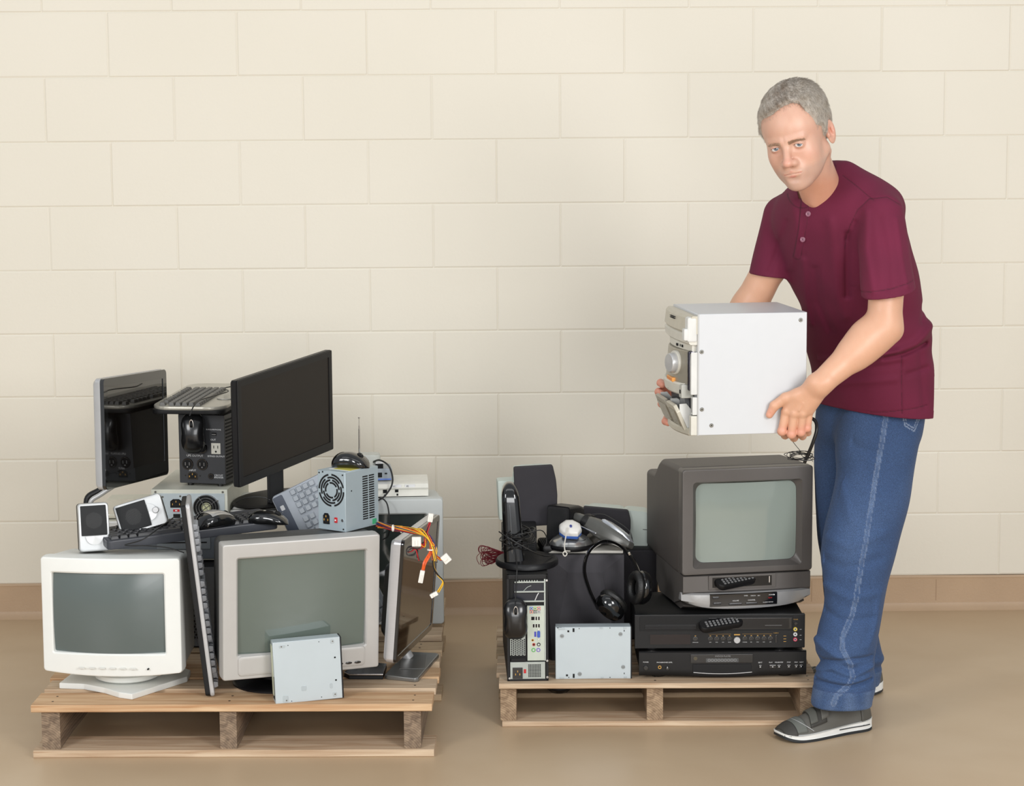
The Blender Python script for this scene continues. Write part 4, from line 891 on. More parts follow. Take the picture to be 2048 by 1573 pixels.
# second optical drive
t, mb, zd = drive('zinc optical drive standing on edge in front of the subwoofer', pose(.273, 5.60, RT, -.006), .201, .142)
screws(mb, [(-.083, .118), (.073, .122), (.080, .032), (-.036, .014)], .0055, mat('drive_screw', (150, 156, 158), .3, .6))
for x, z, a, b in ((-.084, .138, .018, .006), (-.084, .004, .012, .006), (.022, .139, .010, .005), (.085, .139, .010, .006), (.024, .004, .008, .005), (.086, .004, .008, .006)): mb.prism(rr(a, b, .002, 3, 1, x, z), -.001, .001, emb, bev=.0005)
for x, z, a, b in ((-.066, .131, .005, .005), (-.052, .134, .005, .010), (-.070, .0105, .005, .005), (-.052, .009, .005, .011), (.083, .131, .002, .004), (.083, .0145, .002, .004), (-.09, .1405, .012, .002)): mb.box(x-a/2, x+a/2, -.0008, .001, z-b/2, z+b/2, dark)
for x, z in ((-.037, .138), (.045, .139), (-.065, .005), (.045, .004)): mb.disc(x, z, .0013, -.0008, .001, dark, 8)
mb.build('case', t)
mb = MB(); mb.box(.1005, .1035, 0, .041, 0, .142, blk, .001); mb.build('front_bezel', t)

# CD player and recorder
X = pose(.618, 5.589, RT, -.012)
t = thing('disc_player', 'slim black disc player at the bottom of the right stack', 'player', X)
w, h = .446, .075
mb = MB(); mb.box(-w/2+.004, w/2-.004, .012, .29, .010, h-.004, blkm, .003); mb.build('case', t)
def low(x): return .009-.004*max(0, 1-(abs(x)/.15)**2)
f = MB(); n = 24; R = []
for i in range(n+1):
    x = -w/2+w*i/n; b = .010-.006*(math.cos(PI*min(1, abs(x)/.17))*.5+.5)
    R.append([(x, .012, b), (x, .002, b), (x, 0, b+.003), (x, -.001, h*.35), (x, 0, h-.003), (x, .003, h), (x, .012, h)])
f.rings(R, mat('player_fascia', (17, 17, 18), .32, spec=.35), True, True); f.build('fascia', t, smooth=30)
mb = MB(); mb.box(-.086, .080, -.004, 0, .044, .068, blkg, .001); mb.disc(-.073, .057, .005, -.005, -.003, mat('disc_emblem', (90, 84, 70), .3, .6), 16)
mb.box(-.045, .042, -.0045, -.003, .046, .057, mat('badge_strip', (70, 72, 72), .3)); mb.build('display_window', t)
mb = MB(); mb.text('DVD/CD PLAYER', 0, .0625, .0055, mat('grey_print', (150, 150, 150), .5), -.0046); mb.text('OOOOOOOOO', -.002, .0515, .0105, mat('grey_print', (150, 150, 150), .5), -.005)
for s_, x, z in (('POWER', -.205, .047), ('PHONES', -.168, .046), ('PHONES LEVEL', -.148, .046), ('EJECT', .100, .044), ('PLAY', .128, .044), ('PAUSE/STEP', .150, .044), ('STOP', .176, .044), ('PREV.', .196, .044), ('NEXT', .210, .044)): mb.text(s_, x, z, .0042, wht, -.0016)
mb.build('lettering', t, smooth=0)
mb = MB(); mb.box(-.080, .076, -.003, 0, .016, .040, blkm, .001); n = 12
mb.rings([[(x, -.004, .0195-.004*(1-(x/.078)**2)+dz), (x, -.0028, .0195-.004*(1-(x/.078)**2)+dz)] + [(x, -.0028, .0195-.004*(1-(x/.078)**2)-.0018), (x, -.004, .0195-.004*(1-(x/.078)**2)-.0018)] for dz in (0,) for x in [-.078+.156*i/n for i in range(n+1)]], silver, True, True); mb.build('disc_tray', t)
mb = MB(); mb.disc(-.205, .033, .0065, -.007, 0, blkg, 20, bev=.001); mb.build('power_button', t)
mb = MB(); mb.ring(-.168, .033, .0045, .0028, -.003, 0, chrome if False else gold); mb.disc(-.168, .033, .0028, -.0015, 0, dark, 12); mb.build('headphone_jack', t)
mb = MB(); mb.disc(-.148, .032, .005, -.010, 0, blkg, 20, bev=.001); mb.box(-.1485, -.1475, -.0106, -.009, .032, .0365, wht); mb.build('level_knob', t)
for x, a in ((.100, .008), (.133, .018), (.150, .010), (.176, .010), (.196, .010), (.209, .010)):
    mb = MB(); mb.box(x-a/2, x+a/2, -.004, 0, .028, .038, blkg, .001); mb.box(x-a/2+.001, x+a/2-.001, -.0043, -.003, .0365, .0372, wht); mb.box(x-.0015, x+.0015, -.0043, -.003, .0315, .0335, wht); mb.build('button', t)
for x in (-.17, .17): MB().lathe([(.018, 0), (.02, .003), (.02, .010)], blkg, Tr(x, .04, 0), n=24).build('foot', t)
X = pose(.611, 5.60, .1985, -.015)
t = thing('video_recorder', 'black disc and cassette recorder with coloured sockets on top of the slim disc player', 'recorder', X)
w, h = .454, .0925
mb = MB(); mb.box(-w/2+.004, w/2-.004, .01, .29, 0, h-.003, blkm, .003); mb.box(-w/2, w/2, 0, .014, 0, h, mat('recorder_fascia', (20, 21, 23), .34, spec=.35), .002); mb.build('case', t)
mb = MB(); mb.box(-.214, .196, -.0015, .001, .048, .087, blkm, .001); mb.box(-.20, -.062, -.0025, 0, .0525, .066, blk, .001); mb.box(-.2, -.062, -.003, 0, .059, .0595, dark); mb.build('disc_tray', t)
mb = MB(); mb.box(-.03, .192, -.002, 0, .052, .083, blkg, .001); mb.box(-.026, .184, -.0022, -.001, .0545, .0805, mat('cassette_slot', (10, 10, 12), .15)); mb.box(.12, .165, -.0026, -.001, .062, .0626, mat('grey_print', (150, 150, 150), .5)); mb.build('cassette_door', t)
mb = MB(); mb.box(-.186, -.078, -.002, 0, .012, .039, mat('dark_red_display', (20, 7, 8), .15)); mb.build('display', t)
for x in (-.065, -.025, -.008, .009, .026, .067, .084, .101, .118, .135):
    mb = MB(); mb.disc(x, .026, .0052, -.004, 0, blkg, 18, bev=.0008); mb.ring(x, .026, .0058, .0050, -.001, 0, mat('button_ring', (120, 120, 118), .3, .6), n=18); mb.build('button', t)
mb = MB(); mb.disc(.046, .0225, .0088, -.005, 0, silver, 26, bev=.001); mb.build('main_button', t, 'bright silver round button')
mb = MB(); gp = gold
for i, x in enumerate((-.065, -.025, -.008, .009, .026, .067, .084, .101, .118, .135)):
    mb.text(('OPEN/CLOSE', 'REW', 'STOP', 'PLAY', 'PAUSE', 'CHANNEL', 'REC', 'STOP', 'PLAY', 'SKIP')[i], x, .0165, .0026, wht, -.0008); mb.box(x-.0018, x+.0018, -.0008, 0, .0335, .0352, gp)
mb.box(-.03, .03, -.0006, 0, .0385, .0388, gp); mb.box(.06, .14, -.0006, 0, .0385, .0388, gp); mb.box(.038, .054, -.0012, 0, .0355, .0385, gp); mb.text('DUBBING', .15, .041, .003, gp, -.0008); mb.text('POWER', .202, .0775, .0035, gp, -.0008)
for z in (.032, .024, .017): mb.box(.170, .177, -.0008, 0, z, z+.0012, gp)
for z in (.050, .034, .022): mb.box(.213, .218, -.0008, 0, z, z+.0008, wht)
mb.build('lettering', t, smooth=0)
mb = MB(); mb.disc(.202, .067, .0048, -.004, 0, blkg, 18, bev=.0008); mb.build('power_button', t)
mb = MB(); mb.box(.1475, .1525, -.0025, 0, .014, .036, blkg, .001); mb.build('slot_button', t)
for z, c in ((.0515, (230, 200, 60)), (.0375, (226, 226, 226)), (.0235, (214, 60, 90))):
    mb = MB(); mb.ring(.201, z, .0052, .0034, -.004, 0, mat('socket_%d_%d' % (c[0], c[1]), c, .35)); mb.disc(.201, z, .0034, -.002, 0, wht, 12); mb.disc(.201, z, .0016, -.0045, 0, dark, 8); mb.build('video_socket', t)
for x in (-.18, .165): 
    mb = MB(); mb.lathe([(.020, -.0065), (.022, -.003), (.022, .0)], chrome, Tr(x, .035, 0), n=24); mb.build('foot', t)
for x in (-.18, .165): 
    mb = MB(); mb.lathe([(.020, -.0065), (.022, -.003), (.022, .0)], chrome, Tr(x, .25, 0), n=24); mb.build('foot', t)

# television
X = pose(.689, 5.642, .2915, .165, .0)
t = thing('television', 'dark grey tube television with built-in cassette slot on top of the black recorder', 'television', X)
w, h = .361, .388; tvm = mat('tv_grey', (92, 88, 85), .4, .15, var=.02, bump=.05, bscale=1500); tvd = mat('tv_housing', (78, 73, 70), .5, var=.02, bump=.1, bscale=900)
zb = .102; hh = h-zb
P_ = lambda ww, hh_, r, y, zc: [(x, y, z) for x, z in rr(ww, hh_, r, 6, 6, 0, zc)]
mb = MB(); sw, sh = .279, .215; szc = zb+.134
mb.rings([P_(w-.004, hh-.003, .008, .05, zb+hh/2), P_(w, hh, .009, .03, zb+hh/2), P_(w, hh, .009, .004, zb+hh/2), P_(w-.003, hh-.003, .009, .001, zb+hh/2), P_(w-.008, hh-.008, .008, 0, zb+hh/2),
          P_(.302, .234, .010, 0, szc), P_(.298, .230, .010, .003, szc), P_(sw, sh, .022, .017, szc+.003), P_(sw-.002, sh-.002, .022, .03, szc+.003)], tvm, False, False); mb.build('bezel', t, smooth=28)
R = []
for i in range(10):
    k = max(1-i/9, .004); R.append([(x, .022-.014*(1-((x)/(sw/2))**2*.6-((z-szc-.003)/(sh/2))**2*.4), z) for x, z in rr((sw-.001)*k, (sh-.001)*k, .022*k, 6, 6, 0, szc+.003)])
MB().rings(R, mat('tv_glass', (140, 150, 143), .07, var=.01, vscale=2, coat=.3), False, True).build('screen', t, smooth=60)
mb = MB()
hz = [(.045, 1, zb-.006, h, 0), (.09, .995, zb-.01, h-.001, 0), (.25, .985, zb-.01, h-.010, 0), (.275, .985, zb-.01, h-.022, 0), (.32, .985, zb-.01, h-.058, 0), (.42, .97, zb-.005, h-.066, 0)]
mb.rings([[(x, y, z) for x, z in rr((w-.002)*a, z1-z0, .014, 5, 1, 0, (z0+z1)/2)] for y, a, z0, z1, _ in hz], tvd, True, True); mb.build('housing', t, smooth=28)
mb = MB(); f = lambda x: -.012*(1-(2*x/w)**2)
n = 20; R = []
for i in range(n+1):
    x = (-w/2+.004)+(w-.008)*i/n; R.append([(x, .30, .03), (x, .30, zb-.002), (x, .010+f(x)*.3, zb-.002), (x, .004+f(x)*.3, zb-.004), (x, .004+f(x)*.6, .056), (x, .03, .030), (x, .10, .008), (x, .26, .004)])
mb.rings(R, tvm, True, True); mb.build('recorder_section', t, smooth=30)
mb = MB(); R = []
for i in range(n+1):
    u = -1+2*i/n; x = u*(w/2-.001); e = .018*abs(u)**6; low_ = .016-.010*(1-u*u)+e*.9
    R.append([(x, .03, .052), (x, .002+f(x)+e, .053), (x, -.004+f(x)+e, .049), (x, -.006+f(x)+e, .026+.2*low_), (x, -.002+f(x)+e, low_+.003), (x, .004+f(x)+e, low_), (x, .04, low_)])
mb.rings(R, mat('tv_silver_band', (168, 168, 168), .3, .4), True, True); mb.build('silver_band', t, smooth=30)
mb = MB(); R = []
for i in range(n+1):
    u = -1+2*i/n; x = u*(w/2-.012); low_ = .0-.0*(1-u*u)
    R.append([(x, .02+.02*abs(u)**4, .018), (x, .012+.02*abs(u)**4+f(x), .012), (x, .04+.02*abs(u)**4, .000), (x, .27, .0), (x, .29, .03)])
mb.rings(R, tvd, True, True); mb.build('underside', t, smooth=30)
mb = MB(); mb.box(-.108, .078, -.004, .004, .0605, .099, tvm, .0015); mb.box(-.098, .066, -.0046, -.001, .067, .094, mat('cassette_slot', (10, 10, 12), .15)); mb.box(.058, .0605, -.006, -.003, .075, .092, chrome); mb.build('cassette_slot', t)
mb = MB(); R = []
for i in range(13):
    x = -.107+.185*i/12; o = f(x); R.append([(x, .0+o, .051), (x, -.0064+o, .0495), (x, -.0076+o, .030), (x, -.006+o, .0175-.0), (x, .0+o, .0165)])
mb.rings(R, blkg, True, True); cp_ = mb.build('control_panel', t, smooth=30)
for x, z, a, b in ((-.092, .042, .018, .006), (-.088, .026, .022, .006), (-.038, .0235, .036, .005), (.006, .0235, .032, .005)):
    mb = MB(); mb.box(x-a/2, x+a/2, -.0095+f(x), -.005+f(x), z-b/2, z+b/2, mat('key_gloss', (50, 50, 52), .12, .3), .0015); mb.build('button', cp_)
mb = MB()
for s_, x, z, q in (('POWER', .062, .044, .0045), ('TIMER', -.010, .045, .004), ('TAPE IN', .010, .044, .004), ('REC', .026, .0435, .004), ('VOLUME', -.038, .0325, .0045), ('CHANNEL', .006, .0325, .0045), ('HI-SPEED REWIND', .052, .0245, .0035)): mb.text(s_, x, z, q, wht, -.0085+f(x))
mb.text('REW', .058, .036, .005, red, -.0085+f(.058)); mb.disc(.069, .044, .0015, -.009+f(.069), 0, wht, 8); mb.build('lettering', cp_, smooth=0)
# remote controls
def remote(label, M, L=.16):
    t = thing('remote_control', label, 'remote control', M, 'black remote controls in the cassette slots')
    mb = MB(); mb.rings([[(x, y, z) for x, y in rr(L*a, .036*b, .014, 6, 1, 0, 0)] for z, a, b in ((0, .96, .92), (.004, 1, 1), (.012, 1, 1), (.016, .96, .92))], blk, True, True); mb.build('body', t)
    mb = MB()
    for i in range(9):
        for j in range(3): mb.box(-L*.36+i*.0105, -L*.36+i*.0105+.006, -.012+j*.008, -.007+j*.008, .015, .0182, mat('remote_key', (120, 120, 120), .5), .0008)
    mb.build('keys', t); return t
remote('black remote control lying across the cassette slot of the television', X @ Tr(-.034, .000, .0745) @ rot(.28, .45, -.10), .115)
remote('black remote control standing in the cassette slot of the black recorder', pose(.612, 5.592, .2600) @ rot(.28, .45, -.10), .12)
t = thing('dark_object', 'small dark lump lying on the floor under the small pallet', 'debris', pose(.19, 5.85, .015))
MB().lathe([(.02, 0), (.034, .012), (.036, .03), (.028, .055), (.012, .07)], blk, sx=1.1, n=20).build('body', t)
# ================================================================ implicit-surface modeller (person)
f32 = np.float32
def V3(*a): return np.array(a, f32)
def smin(a, b, k): h = np.clip(.5+.5*(b-a)/k, 0, 1); return b+(a-b)*h-k*h*(1-h)
def smax(a, b, k): return -smin(-a, -b, k)
def s_sph(P, c, r): return np.linalg.norm(P-V3(*c), axis=1)-r
def s_ell(P, c, r, R=None):
    q = P-V3(*c)
    if R is not None: q = q @ np.array(R, f32)
    r = V3(*r); k0 = np.linalg.norm(q/r, axis=1); k1 = np.linalg.norm(q/(r*r), axis=1)+1e-9
    return k0*(k0-1)/k1
def s_cone(P, a, b, ra, rb):
    a, b = V3(*a), V3(*b); ba = b-a; t = np.clip(((P-a) @ ba)/float(ba @ ba), 0, 1)
    return np.linalg.norm(P-a-t[:, None]*ba, axis=1)-(ra+(rb-ra)*t)
def s_fcone(P, a, b, ra, rb, n, fl):
    """tapered limb flattened by factor fl along direction n"""
    a, b, n = V3(*a), V3(*b), V3(*n); n /= np.linalg.norm(n); ba = b-a; t = np.clip(((P-a) @ ba)/float(ba @ ba), 0, 1)
    d = P-a-t[:, None]*ba; dn = d @ n; d2 = d+np.outer(dn*(1/fl-1), n).astype(f32); r = ra+(rb-ra)*t; L = np.linalg.norm(d2, axis=1)
    return (L-r)*np.where(L > 1e-6, np.linalg.norm(d, axis=1)/np.maximum(L, 1e-6), fl)
def s_chain(P, pts, rs, k=.004):
    d = None
    for i in range(len(pts)-1):
        e = s_cone(P, pts[i], pts[i+1], rs[i], rs[i+1]); d = e if d is None else smin(d, e, k)
    return d
def rows_interp(rows, z):
    """smooth interpolation of row data (first column z ascending)"""
    R = np.array(sorted(rows), float); zc = np.clip(z, R[0, 0], R[-1, 0]); i = np.clip(np.searchsorted(R[:, 0], zc)-1, 0, len(R)-2)
    h = R[i+1, 0]-R[i, 0]; t = (zc-R[i, 0])/h
    m = np.zeros_like(R[:, 1:]); dz = np.diff(R[:, 0])[:, None]; sl = np.diff(R[:, 1:], axis=0)/dz; m[0] = sl[0]; m[-1] = sl[-1]; m[1:-1] = (sl[1:]+sl[:-1])/2
    t = t[:, None]; hh = h[:, None]
    return ((2*t**3-3*t**2+1)*R[i, 1:]+(t**3-2*t**2+t)*hh*m[i]+(-2*t**3+3*t**2)*R[i+1, 1:]+(t**3-t**2)*hh*m[i+1]).astype(f32)
def s_rows(P, rows, ang, p=2.2, cap=.01):
    """vertical loft of rotated super-ellipses; rows = (z, cx, cy, a, b)"""
    q = rows_interp(rows, P[:, 2]); c, s_ = math.cos(ang), math.sin(ang)
    dx, dy = P[:, 0]-q[:, 0], P[:, 1]-q[:, 1]; u = dx*c+dy*s_; v = -dx*s_+dy*c
    k = (np.abs(u/q[:, 2])**p+np.abs(v/q[:, 3])**p)**(1/p); m = np.minimum(q[:, 2], q[:, 3])
    R = np.sqrt(u*u+v*v); d = np.where(k > 1e-4, R*(1-1/np.maximum(k, 1e-4)), -m)
    z0, z1 = min(r[0] for r in rows), max(r[0] for r in rows)
    return smax(d, np.maximum(z0-P[:, 2], P[:, 2]-z1), cap).astype(f32)
def polyd(X2, pts):
    """distance in a plane to a polyline"""
    d = np.full(len(X2), 9., f32)
    for a, b in zip(pts[:-1], pts[1:]):
        a, b = np.array(a, f32), np.array(b, f32); ba = b-a; t = np.clip(((X2-a) @ ba)/float(ba @ ba), 0, 1); d = np.minimum(d, np.linalg.norm(X2-a-t[:, None]*ba, axis=1))
    return d
def mesh_sdf(fn, lo, hi, res, fac=1.6):
    """surface nets on a block-sparse grid"""
    B = 8; lo = np.array(lo, float); n = (np.ceil((np.array(hi)-lo)/res/B).astype(int))
    N = n*B+1; V = np.ones(N, f32)
    ci = np.stack(np.meshgrid(*[np.arange(k) for k in n], indexing='ij'), -1).reshape(-1, 3)
    cc = (lo+(ci+.5)*B*res).astype(f32); d = fn(cc); hd = B*res*.87*fac
    sg = np.where(d < 0, -1., 1.).astype(f32).reshape(n); V[:-1, :-1, :-1] = np.kron(sg, np.ones((B, B, B), f32))
    act = ci[np.abs(d) < hd]; off = np.stack(np.meshgrid(*[np.arange(B+1)]*3, indexing='ij'), -1).reshape(-1, 3)
    for s_ in range(0, len(act), 300):
        I = (act[s_:s_+300, None, :]*B+off[None]).reshape(-1, 3); V[I[:, 0], I[:, 1], I[:, 2]] = fn((lo+I*res).astype(f32))
    S_ = V < 0
    c = [S_[i:N[0]-1+i, j:N[1]-1+j, k:N[2]-1+k] for i in (0, 1) for j in (0, 1) for k in (0, 1)]
    anyc = c[0].copy(); allc = c[0].copy()
    for q in c[1:]: anyc |= q; allc &= q
    cell = np.argwhere(anyc & ~allc); idx = np.full(anyc.shape, -1, np.int32); idx[cell[:, 0], cell[:, 1], cell[:, 2]] = np.arange(len(cell))
    cor = np.array([(i, j, k) for i in (0, 1) for j in (0, 1) for k in (0, 1)])
    val = np.stack([V[cell[:, 0]+a, cell[:, 1]+b, cell[:, 2]+c_] for a, b, c_ in cor], 1)
    acc = np.zeros((len(cell), 3)); cnt = np.zeros(len(cell))
    for i in range(8):
        for j in range(i+1, 8):
            if np.abs(cor[i]-cor[j]).sum() != 1: continue
            m = (val[:, i] < 0) != (val[:, j] < 0); t = np.where(m, val[:, i]/np.where(m, val[:, i]-val[:, j], 1), 0)
            acc += np.where(m[:, None], cor[i]+(cor[j]-cor[i])*t[:, None], 0); cnt += m
    vt = lo+(cell+acc/cnt[:, None])*res
    F = []
    for ax in range(3):
        sl0 = [slice(1, N[q]-1) for q in range(3)]; sl0[ax] = slice(0, N[ax]-1); sl1 = list(sl0); sl1[ax] = slice(1, N[ax])
        a, b = S_[tuple(sl0)], S_[tuple(sl1)]; e = np.argwhere(a != b)
        inside = a[tuple(e.T)]; st = np.array([1, 1, 1]); st[ax] = 0; e = e+st
        u, v = [(1, 2), (2, 0), (0, 1)][ax]; du, dv = np.zeros(3, int), np.zeros(3, int); du[u] = 1; dv[v] = 1
        q = [idx[tuple((e-o).T)] for o in (du+dv, dv, du*0, du)]
        q = np.stack(q, 1); q[~inside] = q[~inside][:, ::-1]; F.append(q)
    F = np.concatenate(F); F = F[(F >= 0).all(1)]
    return vt, F
def obj_np(name, v, F, m, tint=None, parent=None, smooth=True, label=None):
    me = bpy.data.meshes.new(name); me.vertices.add(len(v)); me.vertices.foreach_set('co', np.asarray(v, f32).ravel())
    k = F.shape[1]; me.loops.add(F.size); me.loops.foreach_set('vertex_index', F.astype(np.int32).ravel()); me.polygons.add(len(F))
    me.polygons.foreach_set('loop_start', np.arange(0, F.size, k, dtype=np.int32)); me.polygons.foreach_set('loop_total', np.full(len(F), k, np.int32))
    me.update(calc_edges=True); me.polygons.foreach_set('use_smooth', [smooth]*len(F))
    if tint is not None:
        a = me.attributes.new('tint', 'FLOAT_COLOR', 'POINT'); a.data.foreach_set('color', np.concatenate([tint, np.ones((len(v), 1))], 1).astype(f32).ravel())
    me.materials.append(m); me.validate(); o = bpy.data.objects.new(name, me); COL.objects.link(o)
    if parent: o.parent = parent; o.matrix_parent_inverse = parent.matrix_world.inverted()
    if label: o['label'] = label
    return o
def noise3(P, f, seed=0):
    """cheap smooth pseudo-noise in [-1,1]"""
    r = np.random.default_rng(seed); o = np.zeros(len(P), f32)
    for _ in range(5): k = r.normal(size=3); k /= np.linalg.norm(k); o += np.sin(P @ (k*f*r.uniform(.6, 1.5)).astype(f32)+r.uniform(0, 6.3))
    return o/3
def W3(px, py, Y): return tuple(P3(px, py, Y))
PERSON = thing('person', 'man with short grey hair in maroon henley shirt and blue jeans carrying a stereo system', 'person', pose(.93, 5.6, 0))
bpy.context.view_layer.update()
# ---------------------------------------------------------------- head
HC = Vector(W3(1596, 274, 5.25)); HR = Matrix.Rotation(math.radians(-29), 3, 'Z') @ Matrix.Rotation(math.radians(-10.5), 3, 'Y') @ Matrix.Rotation(math.radians(15), 3, 'X')
HS = .99
HRn = np.array(HR, f32); HCn = np.array(HC, f32)
def to_head(P): return ((P-HCn) @ HRn)/HS      # world -> head frame (x image right, -y face, z up)
def from_head(q): return (np.asarray(q, f32)*HS) @ HRn.T+HCn
NB = V3(*W3(1646, 392, 5.37))        # base of neck
NBh = ((NB-HCn) @ HRn)/HS
EYE = .0305
def head_base(q):
    x = np.abs(q[:, 0]); S2 = np.stack([x, q[:, 1], q[:, 2]], 1)
    d = s_ell(q, (0, .016, .040), (.0765, .100, .092))
    d = smin(d, s_ell(q, (0, -.030, .032), (.066, .064, .066)), .03)
    d = smin(d, s_ell(q, (0, -.034, -.030), (.0555, .058, .062)), .03)
    d = smin(d, s_ell(q, (0, -.040, -.066), (.045, .047, .041)), .025)
    d = smin(d, s_cone(S2, (.056, .002, -.042), (.017, -.066, -.094), .016, .015), .026)
    d = smin(d, s_ell(q, (0, -.080, -.098), (.020, .015, .0165)), .018)
    d = smin(d, s_ell(S2, (.041, -.058, -.026), (.017, .019, .018)), .03)
    d = smin(d, s_ell(S2, (.034, -.050, -.052), (.016, .019, .022)), .03)
    return d
def head_sdf(P):
    q = to_head(P); x = np.abs(q[:, 0]); S2 = np.stack([x, q[:, 1], q[:, 2]], 1)
    d = head_base(q)
    d = smin(d, s_cone(S2, (.008, -.0900, .0145), (.040, -.0765, .0165), .0090, .0075), .010)      # brow
    d = smax(d, -s_ell(S2, (EYE+.001, -.103, -.001), (.0165, .0175, .0115)), .010)                # socket
    # nose
    d = smin(d, s_cone(q, (0, -.0885, .010), (0, -.1100, -.033), .0082, .0098), .010)
    d = smin(d, s_ell(q, (0, -.1125, -.0365), (.0118, .0108, .0095)), .006)
    d = smin(d, s_ell(S2, (.0138, -.1005, -.0395), (.0072, .0100, .0078)), .009)
    d = smax(d, -s_ell(S2, (.0065, -.1055, -.0455), (.0032, .0048, .0035)), .003)
    # mouth
    d = smin(d, s_ell(q, (0, -.083, -.064), (.027, .0145, .020)), .022)
    d = smin(d, s_cone(S2, (.0, -.0982, -.0602), (.0190, -.0945, -.0645), .0032, .0016), .006)
    d = smin(d, s_cone(S2, (.0, -.0972, -.0712), (.0155, -.0938, -.0692), .0042, .0024), .006)
    d = smax(d, -s_cone(S2, (.0, -.1032, -.0656), (.0240, -.0962, -.0668), .0008, .0008), .0024)
    d = smax(d, -s_ell(q, (0, -.1010, -.0815), (.013, .006, .0045)), .010)
    # eyelids
    e = s_sph(S2, (EYE, -.0815, 0), .0138)
    d = smin(d, e, .004)
    slit = s_ell(S2, (EYE, -.0975, -.0010), (.0138, .0135, .0041), np.array(Matrix.Rotation(.09, 3, 'Y')))
    d = smax(d, -slit, .0012)
    d = smax(d, -s_cone(S2, (EYE-.011, -.0948, .0056), (EYE+.012, -.0915, .0066), .0002, .0002), .004)
    d = smax(d, -s_cone(S2, (EYE-.010, -.0940, -.0105), (EYE+.012, -.0895, -.0125), .0012, .0012), .006)
    # ears
    er = np.array(Matrix.Rotation(-.20, 3, 'X') @ Matrix.Rotation(-.34, 3, 'Z'))
    ear = s_ell(S2, (.0795, .016, -.006), (.0058, .0160, .0295), er)
    ear = smax(ear, -s_ell(S2, (.0835, .0110, -.004), (.0055, .0095, .0165), er), .003)
    ear = smax(ear, -s_ell(S2, (.0850, .0165, .011), (.0040, .0070, .0095), er), .003)
    ear = smin(ear, s_cone(S2, (.0825, .0140, .004), (.0825, .0170, -.012), .0018, .0016), .003)
    ear = smin(ear, s_ell(S2, (.076, .001, -.010), (.0045, .0038, .0065)), .004)
    d = smin(d, ear, .004)
    # neck
    nk = s_cone(q, (0, .028, -.045), tuple(NBh), .051, .053)
    nk = smin(nk, s_cone(q, (.050, .030, -.055), tuple(NBh+V3(-.006, -.046, .0)), .013, .010), .014)
    d = smin(d, nk, .020)
    return (d*HS).astype(f32)
# ---------------------------------------------------------------- body frame
LA = math.atan2(-.78, .62)                       # direction of the shoulder line
SHN, SHF = Vector(W3(1762, 428, 5.27)), Vector(W3(1566, 432, 5.55))
ELN, WRN = Vector(W3(1768, 655, 5.20)), Vector(W3(1640, 768, 5.150))
ELF, WRF = Vector(W3(1498, 615, 5.60)), Vector(W3(1385, 772, 5.545))
def hand_near(P):
    w = WRN; K = [(1572, 824, 5.193), (1588, 829, 5.183), (1605, 829, 5.178), (1619, 822, 5.182)]
    PIP = [(1564, 863, 5.196), (1583, 869, 5.190), (1602, 865, 5.188), (1615, 857, 5.190)]
    DIP = [(1570, 871, 5.228), (1588, 876, 5.224), (1605, 873, 5.220), (1616, 866, 5.216)]
    TIP = [(1574, 868, 5.250), (1591, 872, 5.248), (1607, 870, 5.243), (1617, 864, 5.236)]
    rs = [.0104, .0104, .0098, .0086]; d = None
    for i in range(4):
        base = w+(Vector(W3(*K[2]))-Vector(W3(*K[1])))*(i-1.5)*.55+Vector((0, 0, .004))
        k = Vector(W3(*K[i])); e = s_cone(P, tuple(base), tuple(k), .0165, .0118)
        d = e if d is None else smin(d, e, .010)
    web = s_cone(P, W3(1595, 792, 5.178), W3(1580, 815, 5.196), .017, .010); d = smin(d, web, .012)
    for i in range(4):
        a, b, c, t = [W3(*q[i]) for q in (K, PIP, DIP, TIP)]; r = rs[i]
        fg = s_chain(P, [a, b, c, t], [r*1.08, r*1.02, r*.95, r*.85], .003); fg = smin(fg, s_sph(P, b, r*1.06), .004)
        d = smin(d, fg, .0022) if i else smin(d, fg, .003)
    th = s_chain(P, [tuple(w.lerp(Vector(W3(1596, 795, 5.18)), .55)), W3(1571, 797, 5.185), W3(1549, 812, 5.192), W3(1539, 830, 5.196)], [.016, .0135, .0118, .0092], .004)
    d = smin(d, th, .007)
    d = smax(d, -s_ell(P, W3(1538.5, 829, 5.184), (.0050, .0030, .0062)), .0012)   # nail bed
    # tendons and veins
    for i in range(4): d = smin(d, s_cone(P, tuple(Vector(W3(1622+4*i, 785, 5.158))), tuple(Vector(W3(*K[i]))+Vector((0, -.0085, .004))), .0022, .0028), .006)
    for A, B_ in (((1622, 792), (1606, 806)), ((1606, 806), (1598, 822)), ((1606, 806), (1614, 822)), ((1628, 796), (1618, 812))): d = smin(d, s_cone(P, W3(A[0], A[1], 5.1585), W3(B_[0], B_[1], 5.1645), .0018, .0016), .003)
    for i in range(4):
        k = Vector(W3(*K[i]))+Vector((0, -.006, .002)); d = smin(d, s_sph(P, tuple(k), .0075), .006)
    return d
